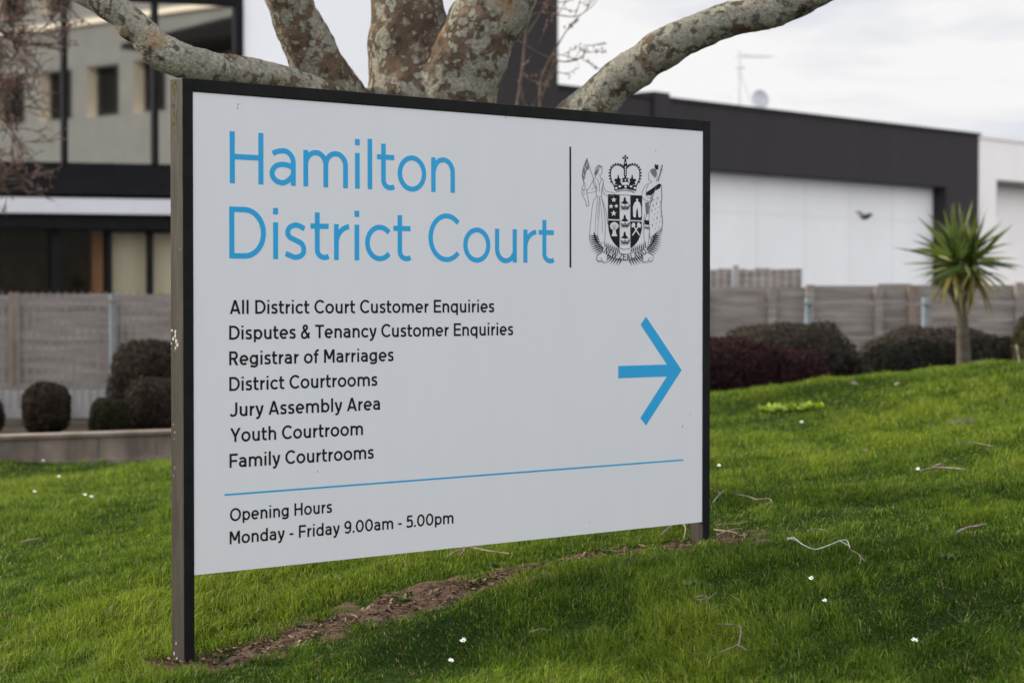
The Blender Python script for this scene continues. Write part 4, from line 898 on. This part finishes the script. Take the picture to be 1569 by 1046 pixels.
# ------------------------------------------------------------------ hedges and shrubs: leaf clouds over a twiggy core
def leafcloud(pts, nrm, size, cols):
    n = len(pts); t = np.cross(nrm, RNG.normal(0,1,(n,3))); t /= np.linalg.norm(t,axis=1)[:,None]+1e-9
    b = np.cross(nrm, t); s = size*RNG.uniform(.6,1.3,(n,1))
    V = np.stack([pts-t*s*.9, pts+b*s*.45, pts+t*s*.9, pts-b*s*.45], 1).reshape(-1,3)
    return V, np.repeat(cols, 4, 0)
def shrub(name, x0, x1, ytop, depth, ybot, thick, cols, label, cat='hedge', leaf=.020, n=20000, lump=.065, power=2.6, stem=False):
    zt = zat(ytop, depth); zb = zat(ybot, depth) if ybot else G0; X0, X1 = xat(x0, depth), xat(x1, depth)
    c = np.array([(X0+X1)/2, depth, (zt+zb)/2]); h = np.array([(X1-X0)/2, thick/2, (zt-zb)/2])
    o = thing(name, (c[0], c[1], zb if not stem else G0), label, cat)
    d = RNG.normal(0,1,(n,3)); d /= np.linalg.norm(d,axis=1)[:,None]
    r = 1/(np.abs(d)**power).sum(1)**(1/power)
    k = RNG.uniform(.84,1.03,(n,1)); st__ = RNG.random(n) < .035; k[st__] = RNG.uniform(1.0,1.06,(st__.sum(),1)); lum = 1+lump*(wav(d[:,0]*2.2+c[0], d[:,2]*2.2+d[:,1]*1.7, .8, 4))[:,None]
    p = c + d*r[:,None]*h*k*lum
    nr = d + RNG.normal(0,.6,(n,3)); nr /= np.linalg.norm(nr,axis=1)[:,None]
    base = np.array(cols); pick = RNG.integers(0, len(base), n); cc = base[pick]*RNG.uniform(.45,.95,(n,1))
    V, C = leafcloud(p, nr, leaf, cc); q = np.arange(len(V))
    np_mesh('foliage', V, q, np.arange(n)*4, np.full(n,4), M['hedge'], o, colors=C)
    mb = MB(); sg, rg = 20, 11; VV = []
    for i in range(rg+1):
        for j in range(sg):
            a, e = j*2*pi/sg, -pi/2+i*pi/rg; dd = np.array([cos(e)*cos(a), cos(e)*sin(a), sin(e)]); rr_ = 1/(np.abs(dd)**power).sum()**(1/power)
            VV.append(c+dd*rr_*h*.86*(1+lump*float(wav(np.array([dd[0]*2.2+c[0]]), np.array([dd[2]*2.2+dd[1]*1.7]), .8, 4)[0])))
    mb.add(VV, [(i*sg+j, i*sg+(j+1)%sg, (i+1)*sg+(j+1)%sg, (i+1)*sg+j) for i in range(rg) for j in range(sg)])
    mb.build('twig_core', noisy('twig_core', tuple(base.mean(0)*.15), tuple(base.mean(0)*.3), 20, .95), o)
    if stem: mb = MB(); mb.tube([(c[0],c[1],G0-.02),(c[0]+.02,c[1],c[2])], .035, 8); mb.build('stem', M['twig'], o)
    return o
PUR = [(.042,.016,.018),(.028,.013,.014),(.062,.019,.023),(.022,.016,.014)]
GRY = [(.062,.049,.040),(.044,.037,.029),(.085,.062,.050),(.032,.035,.022)]
DRK = [(.020,.020,.015),(.014,.015,.011),(.026,.024,.018)]
DGB = [(.044,.033,.026),(.026,.024,.016),(.062,.044,.034)]
OLV = [(.05,.05,.02),(.035,.036,.016),(.06,.052,.026)]
shrub('clipped_hedge', 950, 1208, 516, 18.6, 640, .9, PUR, 'rounded dark purple hedge beside the right edge of the sign')
shrub('clipped_hedge', 1150, 1275, 537, 19.2, 640, .9, PUR, 'lower dark purple hedge next to the rounded one, before the grey brown hedge')
shrub('clipped_hedge', 1105, 1309, 497, 20.8, 640, 1.2, GRY, 'tall grey brown boxy hedge behind the purple hedges', power=3.4, n=26000)
shrub('clipped_hedge', 1313, 1500, 524, 20.2, 640, .9, DRK, 'low blackish hedge left of the small cabbage tree', n=22000)
shrub('clipped_hedge', 1440, 1640, 520, 20.6, 640, .9, DRK, 'low blackish hedge right of the small cabbage tree', n=22000)
shrub('clipped_hedge', 1320, 1570, 504, 22.2, 640, 1.2, GRY, 'long grey brown hedge along the fence behind the cabbage tree', power=3.2, n=28000)
shrub('olive_shrub', 1554, 1660, 478, 20.0, 640, .8, OLV, 'olive brown shrub cut by the right edge of the view', 'shrub', n=14000)
shrub('clipped_bush', 36, 105, 588, 19.6, 664, .5, DGB, 'upright clipped dark bush on a short stem behind the low concrete wall', 'bush', leaf=.018, n=12000, stem=True, power=3)
shrub('clipped_bush', 171, 330, 523, 21.0, 640, 1.0, DGB, 'large dark brown bush against the fence beside the sign post', 'bush', n=22000, power=2.8)
shrub('clipped_bush', 192, 300, 580, 19.8, 668, .7, DGB, 'middle sized dark bush in front of the large one by the sign post', 'bush', leaf=.018, n=28000)
shrub('clipped_bush', 137, 198, 611, 19.2, 672, .4, [(.028,.028,.013),(.02,.021,.01),(.038,.034,.017)], 'small low olive green dome bush behind the low concrete wall', 'bush', leaf=.016, n=9000, stem=True)
shrub('clipped_bush', -60, 3, 605, 20.0, 670, .5, DGB, 'dark bush just entering at the left edge behind the wall', 'bush', n=4000)

# ------------------------------------------------------------------ small cabbage tree
def cabbage_tree():
    D = 19.4; b = at(1478, 562, D); o = thing('cabbage_tree', b, 'small cabbage tree with a spiky green head on a forked trunk', 'tree')
    mb = MB(); P = [at(1478,600,D),at(1477,558,D),at(1476,520,D),at(1474,490,D),at(1472,470,D)]; mb.tube(P, [.08,.068,.058,.052,.046], 12, wob=.05)
    mb.tube([at(1474,480,D),at(1466,462,D),at(1456,442,D),at(1452,425,D)], [.05,.04,.035,.03], 10, wob=.05); mb.tube([at(1475,480,D),at(1482,460,D),at(1490,440,D),at(1492,420,D)], [.05,.042,.036,.03], 10, wob=.05)
    mb.build('trunk', noisy('cabbage_bark', (.04,.033,.023), (.095,.08,.056), 12, .95, .6, 40, stretch=(1,1,4)), o)
    def head(c, n, L0, dry, wid=1.0):
        Vs = []; Cs = []; st = []; tot = []; lp = []
        for i in range(n):
            if dry: el = radians(random.uniform(-65, 5)); bend = random.uniform(.4,.9)
            else: el = radians(random.uniform(-22, 88)); bend = random.uniform(.04,.3)
            az = random.uniform(0, 2*pi); L_ = L0*random.uniform(.75,1.1); d = np.array([cos(el)*cos(az), cos(el)*sin(az), sin(el)]); side = np.cross(d, [0,0,1]); side /= np.linalg.norm(side)+1e-6; ro_ = random.uniform(-1.2,1.2); side = side*cos(ro_)+np.cross(side, d)*sin(ro_)
            p = np.array(c, float); seg = 6; w0 = (.018 if dry else .022)*random.uniform(.8,1.15)*wid; b0_ = len(Vs)
            for k in range(seg+1):
                t = k/seg; w = w0*(.55+1.3*t if t < .35 else 1.0*(1-((t-.35)/.65)**1.6))+.001
                Vs += [p-side*w, p+side*w]; d = d+np.array([0,0,-bend*.16*(1+t)]); d /= np.linalg.norm(d); p = p+d*L_/seg
            for k in range(seg): lp += [b0_+2*k, b0_+2*k+1, b0_+2*k+3, b0_+2*k+2]
            col = np.array((.20,.175,.045) if dry else random.choice(((.055,.085,.018),(.10,.14,.026),(.04,.07,.016),(.17,.19,.04))))*random.uniform(.75,1.25); Cs += [col]*(2*seg+2)
        nf = len(lp)//4; return np.array(Vs), np.array(lp), nf, np.array(Cs)
    for c, n, L0, dry in ((at(1465,404,D),40,.54,False),(at(1489,404,D),40,.54,False),(at(1476,398,D),26,.52,False),(at(1462,416,D),22,.42,True),(at(1491,416,D),22,.42,True)):
        V, lp, nf, C = head(c, n, L0, dry); q = np_mesh('dead_leaves' if dry else 'leaf_head', V, lp, np.arange(nf)*4, np.full(nf,4), M['leaf'], o, colors=C)
cabbage_tree()
b = at(1462, 560, 19.9); mb = MB(); mb.box(b[0]-.2, b[0]+.42, 19.9, 20.0, b[2]-.3, zat(553.5,19.9)); tag(mb.build('edging_block', M['pale_conc'], org=(b[0],19.9,b[2]-.3)), 'pale concrete edging block behind the cabbage tree trunk', 'kerb')

# ------------------------------------------------------------------ grass
def grass():
    bands = [(4.9, 6.3, 26000, .0030), (6.3, 8.2, 21000, .0032), (8.2, 10.5, 13000, .0038), (10.5, 13.5, 7000, .0050), (13.5, 17.0, 4200, .0066), (17.0, 20.5, 2300, .008)]
    P = []; Wd = []
    for y0, y1, dens, w in bands:
        hx = .262*y1+.55; A = 2*hx*(y1-y0); n = int(A*dens); x = RNG.uniform(-hx, hx, n); y = RNG.uniform(y0, y1, n)
        k = np.abs(x) < .262*y+.55
        k &= ~((x < -.9) & (y > 15.05+.14*(x+3.6)+.25)); x, y = x[k], y[k]
        cl = wav(x, y, 6.5, 7)*.5+.5                           # tufting
        k = RNG.random(len(x)) < (.75+.4*cl); x, y = x[k], y[k]
        P.append(np.c_[x, y]); Wd.append(np.full(len(x), w))
    P = np.concatenate(P); Wd = np.concatenate(Wd)
    br = bare(P[:,0], P[:,1]); k = RNG.random(len(P)) > br*.88; P, Wd, br = P[k], Wd[k], br[k]
    n = len(P); x, y = P[:,0], P[:,1]; z = gz(x, y)
    big = wav(x, y, .55, 9); med = wav(x, y, 2.0, 8); fine = wav(x, y, 7.0, 6)
    Hh = (.029+.006*big+.008*med+.010*fine)*RNG.uniform(.45,1.5,n); Hh = np.clip(Hh, .015, .08)
    tall = RNG.random(n) < .012; Hh[tall] *= 1.6
    Hh *= np.clip(1-br*.6, .3, 1)
    az = RNG.uniform(0, 2*pi, n); lean = np.abs(RNG.normal(.55, .42, n)); faz = az + RNG.normal(0, .5, n) 
    dr = np.c_[np.cos(az), np.sin(az), np.zeros(n)]; sd = np.c_[-np.sin(faz), np.cos(faz), np.zeros(n)]
    comb = np.c_[.30*wav(x,y,3.6,11), .30*wav(x,y,3.6,12), np.zeros(n)]
    base = np.c_[x, y, z-.004]; up = np.array([0,0,1.0])
    l1 = (dr*lean[:,None]*.45+comb*.5); l2 = (dr*lean[:,None]*1.5+comb)
    mid = base + (up*.58+l1*.6)*Hh[:,None]; tip = base + (up*(1-.28*lean[:,None]) + l2*.8)*Hh[:,None]
    w = (Wd*RNG.uniform(.6,1.2,n))[:,None]*.5
    V = np.stack([base-sd*w, base+sd*w, mid+sd*w*.85, mid-sd*w*.85, tip], 1).reshape(-1,3)
    i = np.arange(n)*5; L1 = np.stack([i, i+1, i+2, i+3, i+3, i+2, i+4], 1).reshape(-1)
    st = np.stack([np.arange(n)*7, np.arange(n)*7+4], 1).reshape(-1); tt = np.tile([4,3], n)
    g = np.clip(.5+.22*big+.20*med+.12*fine+RNG.normal(0,.2,n), 0, 1)[:,None]
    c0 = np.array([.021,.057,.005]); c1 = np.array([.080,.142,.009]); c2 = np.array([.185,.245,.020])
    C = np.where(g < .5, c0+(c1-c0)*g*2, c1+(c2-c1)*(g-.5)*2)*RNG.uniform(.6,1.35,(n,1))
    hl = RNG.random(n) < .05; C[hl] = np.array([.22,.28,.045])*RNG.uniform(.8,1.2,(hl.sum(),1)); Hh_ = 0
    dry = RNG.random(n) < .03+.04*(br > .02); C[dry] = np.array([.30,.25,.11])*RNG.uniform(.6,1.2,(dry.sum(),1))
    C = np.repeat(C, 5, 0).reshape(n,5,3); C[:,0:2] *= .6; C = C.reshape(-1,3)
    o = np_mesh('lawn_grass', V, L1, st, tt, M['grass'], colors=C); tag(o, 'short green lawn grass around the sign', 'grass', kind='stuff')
    print('grass blades', n)
grass()
# wood chips and litter on the bare strip
def mulch():
    n = 4200; s = RNG.uniform(-.2, 2.5, n); t = RNG.normal(0, .09, n)+.01; x = SX0+SIGN.d[0]*s+SIGN.n[0]*t; y = SZ0+SIGN.d[1]*s+SIGN.n[1]*t
    k = (bare(x, y) > .25); x, y = x[k], y[k]; n = len(x); z = gz(x, y)+RNG.uniform(.006,.016,n)
    a = RNG.uniform(0,2*pi,n); L_ = RNG.uniform(.006,.022,n)*(1+1.0*(RNG.random(n)<.1)); w = RNG.uniform(.0015,.005,n); e = RNG.normal(0,.35,n)
    d = np.c_[np.cos(a)*np.cos(e), np.sin(a)*np.cos(e), np.sin(e)]; b = np.c_[-np.sin(a), np.cos(a), RNG.normal(0,.3,n)]; c = np.c_[x,y,z]
    V = np.stack([c-d*L_[:,None]*.5-b*w[:,None], c+d*L_[:,None]*.5-b*w[:,None]*.6, c+d*L_[:,None]*.5+b*w[:,None]*.6, c-d*L_[:,None]*.5+b*w[:,None]], 1).reshape(-1,3)
    pal = np.array([(.07,.044,.028),(.12,.08,.05),(.03,.02,.014),(.22,.16,.105),(.085,.056,.036),(.05,.032,.022)]); C = np.repeat(pal[RNG.integers(0,6,n)]*RNG.uniform(.7,1.2,(n,1)), 4, 0)
    o = np_mesh('bark_mulch', V, np.arange(4*n), np.arange(n)*4, np.full(n,4), M['mulch'], colors=C); tag(o, 'brown wood chips and litter along the foot of the sign', 'mulch', kind='stuff')
mulch()

# ------------------------------------------------------------------ daisies, sticks and litter
def make_daisy():
    o = thing('daisy', (0,0,0), None, 'flower'); mb = MB()
    mb.tube([(0,0,-.03),(.002,0,0.0),(.001,0,.034)], .0011, 6); mb.build('stem', M['stem'], o)
    mb = MB()
    for k in range(14):
        a = k*2*pi/14+random.uniform(-.08,.08); c, s = cos(a), sin(a); r = random.uniform(.010,.0125); up = random.uniform(.001,.006); w = .0024
        mb.add([(c*.002,s*.002,.035),(c*r*.6-s*w,s*r*.6+c*w,.035+up*.5),(c*r,s*r,.035+up),(c*r*.6+s*w,s*r*.6-c*w,.035+up*.5)], [(0,1,2,3)])
    mb.build('petals', M['petal'], o)
    mb = MB(); mb.add([(.0035*cos(i*pi/4), .0035*sin(i*pi/4), .0352) for i in range(8)]+[(.002*cos(i*pi/4), .002*sin(i*pi/4), .0378) for i in range(8)]+[(0,0,.0385)],
        [(i,(i+1)%8,8+(i+1)%8,8+i) for i in range(8)]+[(8+i,8+(i+1)%8,16) for i in range(8)]); mb.build('flower_centre', M['yolk'], o)
    return o
dz = [(715,1000,'white daisy with spread petals, left of the two lowest under the sign middle',1.2,.5),(688,1031,'white daisy lowest in the grass below the sign, nearest the viewer',1.0,.35),(1246,898,'white daisy just below the white plastic strip',1.0,.6),(1266,935,'small white daisy below the one under the plastic strip',.9,.5),
      (1400,1006,'white daisy alone in the shaded grass at the lower right',1.25,.2),(1228,656,'distant white daisy on the slope near the bright weed row',1.4,.3),(1103,723,'white daisy just right of the black sign post',1.1,.5),(1407,728,'white daisy beside the long dark twig on the right slope',1.1,.5),
      (92,738,'pale daisy near the low concrete wall, just above the brown leaf',1.3,.3),(130,768,'pale daisy left of a close pair on the left lawn',1.2,.3),(139,771,'pale daisy right of a close pair on the left lawn',1.2,.3),(52,762,'pale daisy leftmost on the left lawn',1.3,.3),
      (65,712,'pale daisy in the grass right at the foot of the concrete wall',1.2,.3),(860,786,None,1,.3)]
d0 = make_daisy(); first = True
for px, py, lb, sc, tl in dz:
    if lb is None: continue
    p = gat(px, py+4)
    if first: o = d0; first = False
    else:
        o = d0.copy(); COL.objects.link(o)
        for ch in d0.children: c = ch.copy(); COL.objects.link(c); c.parent = o
    o.location = (p[0], p[1], p[2]+.018); o.rotation_euler = (tl*random.uniform(.8,1.3)+.15, random.uniform(-.25,.25), random.uniform(-.5,.5)); o.scale = (sc*.78,)*3
    tag(o, lb, 'flower', 'daisies in the lawn')
def stick(name, paths, r, label, lift=.02, mat='stick', cat='twig', arch=0):
    g0 = gat(*paths[0][0][:2]); o = None; mb = MB()
    for P in paths:
        q = []
        for i, s in enumerate(P):
            g = gat(*s[:2]); q.append(tuple(g+np.array([0,0,lift+(s[2] if len(s) > 2 else 0)])))
        q = crv(q, 4) if len(q) > 2 else q; n = len(q); mb.tube(q, np.linspace(r*.75, r*.45, n)*RNG.uniform(.85,1.15,n), 6)
    o = mb.build(name, M[mat], org=tuple(g0)); tag(o, label, cat, 'fallen twigs on the lawn' if cat == 'twig' else None); return o
stick('fallen_twig', [[(1465,832),(1482,824),(1495,822),(1511,818)]], .007, 'short thick grey brown stick on the right of the lawn', .035)
stick('fallen_twig', [[(1100,977),(1132,980),(1133,1005),(1128,1012),(1100,1024)],[(1131,1010),(1145,1020)]], .0036, 'angular forked twig in the shaded grass below the sign', .04)
stick('fallen_twig', [[(1066,934),(1080,930),(1085,934),(1097,926)],[(1067,937),(1084,937)]], .0036, 'small curved pale twig in the grass below the right post', .035)
stick('fallen_twig', [[(812,991),(828,985),(845,987)]], .003, 'thin straight twig low in the shaded grass', .04)
stick('fallen_twig', [[(684,872),(700,862),(722,857),(750,862),(780,866)],[(712,858),(705,870)]], .0045, 'long dark branching twig behind the bare strip under the sign', .04)
stick('fallen_twig', [[(1092,790),(1102,776),(1113,768)],[(1103,776),(1100,770)]], .004, 'upright leaning twig just right of the sign post', .05)
stick('fallen_twig', [[(1125,775),(1148,780),(1160,784),(1178,783),(1182,788),(1172,793)]], .0042, 'curled twig on the grass right of the sign post', .05)
stick('fallen_twig', [[(1035,790),(1042,808),(1050,820),(1048,838)],[(1040,806),(1012,832)]], .0055, 'curved dead twig leaning under the sign beside the right post', .03)
stick('fallen_twig', [[(1096,815),(1130,812),(1145,810)],[(1098,830),(1120,822),(1138,820)],[(1094,822),(1128,826)]], .0045, 'tangle of brown twigs on the mulch at the right post', .025)
stick('fallen_twig', [[(1410,737),(1435,732),(1462,733),(1480,735)],[(1428,733),(1436,726)]], .006, 'long dark twig with a dry leaf on the right slope', .045)
stick('fallen_twig', [[(1454,660),(1478,658),(1497,655)],[(1460,656),(1490,653)]], .009, 'pale broken bark pieces far up the right slope', .04)
stick('fallen_twig', [[(1462,697),(1490,694),(1522,700)]], .0045, 'thin arched twig on the right slope below the bark pieces', .05)
stick('fallen_twig', [[(1238,832),(1255,830),(1272,835)]], .003, 'slender straw coloured twig above the white plastic strip', .045)
stick('fallen_twig', [[(30,844),(46,840),(60,838)]], .006, 'pale flat piece of wood on the left lawn', .035)
stick('fallen_twig', [[(160,963),(168,957),(172,954)]], .004, 'tiny pinkish twig on the left lawn near the post', .05)
stick('dry_stalk', [[(1512,536,.0),(1522,542,-.02),(1532,556,-.02)]], .012, 'dry bent grass stalk on the crest right of the cabbage tree', .10, cat='stalk')
stick('dry_stalk', [[(1553,552,.16),(1556,556,.08),(1562,562,.0)]], .012, 'upright dry stalk on the crest at the far right', .03, cat='stalk')
stick('plastic_strip', [[(1206,849,.01),(1216,846,.01),(1228,851,.0),(1248,855,-.01),(1270,853,0),(1288,850,.01),(1298,851,.01),(1302,858,.0)],[(1206,847,.012),(1220,850,.01),(1230,853,0)],[(1286,851,.012),(1300,858,.01)]], .0030, 'torn strip of white plastic lying on the grass right of the sign', .04, 'plastic', 'litter')
stick('dark_twig', [[(1303,858),(1318,868),(1317,880)],[(1317,868),(1325,876)]], .0035, 'small dark hooked twig at the end of the plastic strip', .035)
def leafbit(px, py, r, label, mat='clod', cat='leaf', name='fallen_leaf', grp=None):
    g = gat(px, py+3)+np.array([0,0,.035]); mb = MB(); n = 9; V = []
    for i in range(n): a = i*2*pi/n; k = r*random.uniform(.6,1.1); V.append(g+np.array([k*cos(a), k*.8*sin(a), r*.5*random.uniform(-.3,.9)]))
    V.append(g+np.array([0,0,r*.5])); V.append(g-np.array([0,0,r*.2])); mb.add(V, [(i,(i+1)%n,n) for i in range(n)]+[((i+1)%n,i,n+1) for i in range(n)])
    tag(mb.build(name, M[mat], org=tuple(g)), label, cat, grp)
leafbit(100, 750, .022, 'brown curled leaf on the left lawn below the concrete wall')
leafbit(235, 772, .014, 'small brown leaf on the left lawn close to the sign post')
leafbit(1308, 592, .04, 'pale stone on the lawn crest before the hedge gap', 'stick', 'stone', 'pale_stone')
leafbit(1325, 699, .018, 'dark clod on the right slope below the crest')
leafbit(1375, 594, .03, 'pale dry leaf on the crest before the black hedge', 'stick')
leafbit(312, 1025, .007, 'small red leaf in the soil right of the near post foot', 'clod')
leafbit(1441, 722, .02, 'dry leaf cluster on the long dark twig of the right slope', 'stick')
def rosette(px, py, r, n, cols, label, name='lawn_weed', zl=.02, cat='weed', wide=.35):
    c = gat(px, py); c[2] += zl; o = None; Vs = []; lp = []; Cs = []
    for i in range(n):
        a = random.uniform(0,2*pi); L_ = r*random.uniform(.5,1.1); d = np.array([cos(a),sin(a),random.uniform(.25,.9)]); s = np.array([-sin(a),cos(a),0])*L_*wide*.5; b = len(Vs); p0 = c+np.array([random.uniform(-1,1),random.uniform(-1,1),0])*r*.5
        Vs += [p0, p0+d*L_*.5+s, p0+d*L_, p0+d*L_*.5-s]; lp += [b,b+1,b+2,b+3]; Cs += [np.array(random.choice(cols))*random.uniform(.8,1.2)]*4
    q = np_mesh(name, np.array(Vs), np.array(lp), np.arange(n)*4, np.full(n,4), M['leaf'], org=tuple(c), colors=np.array(Cs)); tag(q, label, cat, 'weeds in the lawn')
GW = [(.06,.11,.03),(.05,.095,.025),(.08,.125,.04)]; YW = [(.26,.36,.02),(.20,.30,.02),(.30,.36,.04)]
for k, (px, lb) in enumerate(((1174,'leftmost clump of a bright yellow green weed row on the slope'),(1190,'second clump from the left in the bright weed row'),(1206,'middle clump of the bright yellow green weed row'),(1222,'clump second from the right in the bright weed row'),(1238,'taller right clump of the bright weed row'),(1251,'rightmost clump of the bright yellow green weed row'))):
    rosette(px, 634-(px-1174)*.05, .07, 26, YW, lb, zl=.012, wide=.6)
for px, py, r, lb in ((1065,905,.06,'grey green feathery weed in the grass below the right post'),(930,850,.04,'grey green weed on the bare strip under the arrow'),(760,872,.04,'small green weed on the bare strip under the sign middle'),(620,925,.035,'small weed on the bare strip left of the sign middle'),
                      (470,965,.03,'tiny green weed on the bare strip near the near post'),(385,955,.03,'weed at the back edge of the bare strip near the near post'),(1455,862,.05,'low broad weed below the thick stick at right'),(330,1012,.02,'mossy green tuft in the soil at the near post foot'),(990,836,.035,'weed on the bare strip by the right post')):
    rosette(px, py, r*.6, 60, GW, lb, zl=.006, wide=.5)
for k, (px, py) in enumerate(((110,1010),(150,1022),(85,960),(610,960),(1300,790),(1480,960))):
    rosette(px, py, .055, 30, [(.10,.16,.02),(.08,.13,.015)], ('tall coarse grass tuft at the lower left corner of the lawn','coarse grass tuft just left of the near post foot','coarse grass tuft on the left lawn above the corner','coarse tuft in front of the bare strip','coarse grass tuft above the plastic strip on the slope','coarse grass tuft at the lower right of the lawn')[k], 'grass_tuft', .0, 'grass', .05)
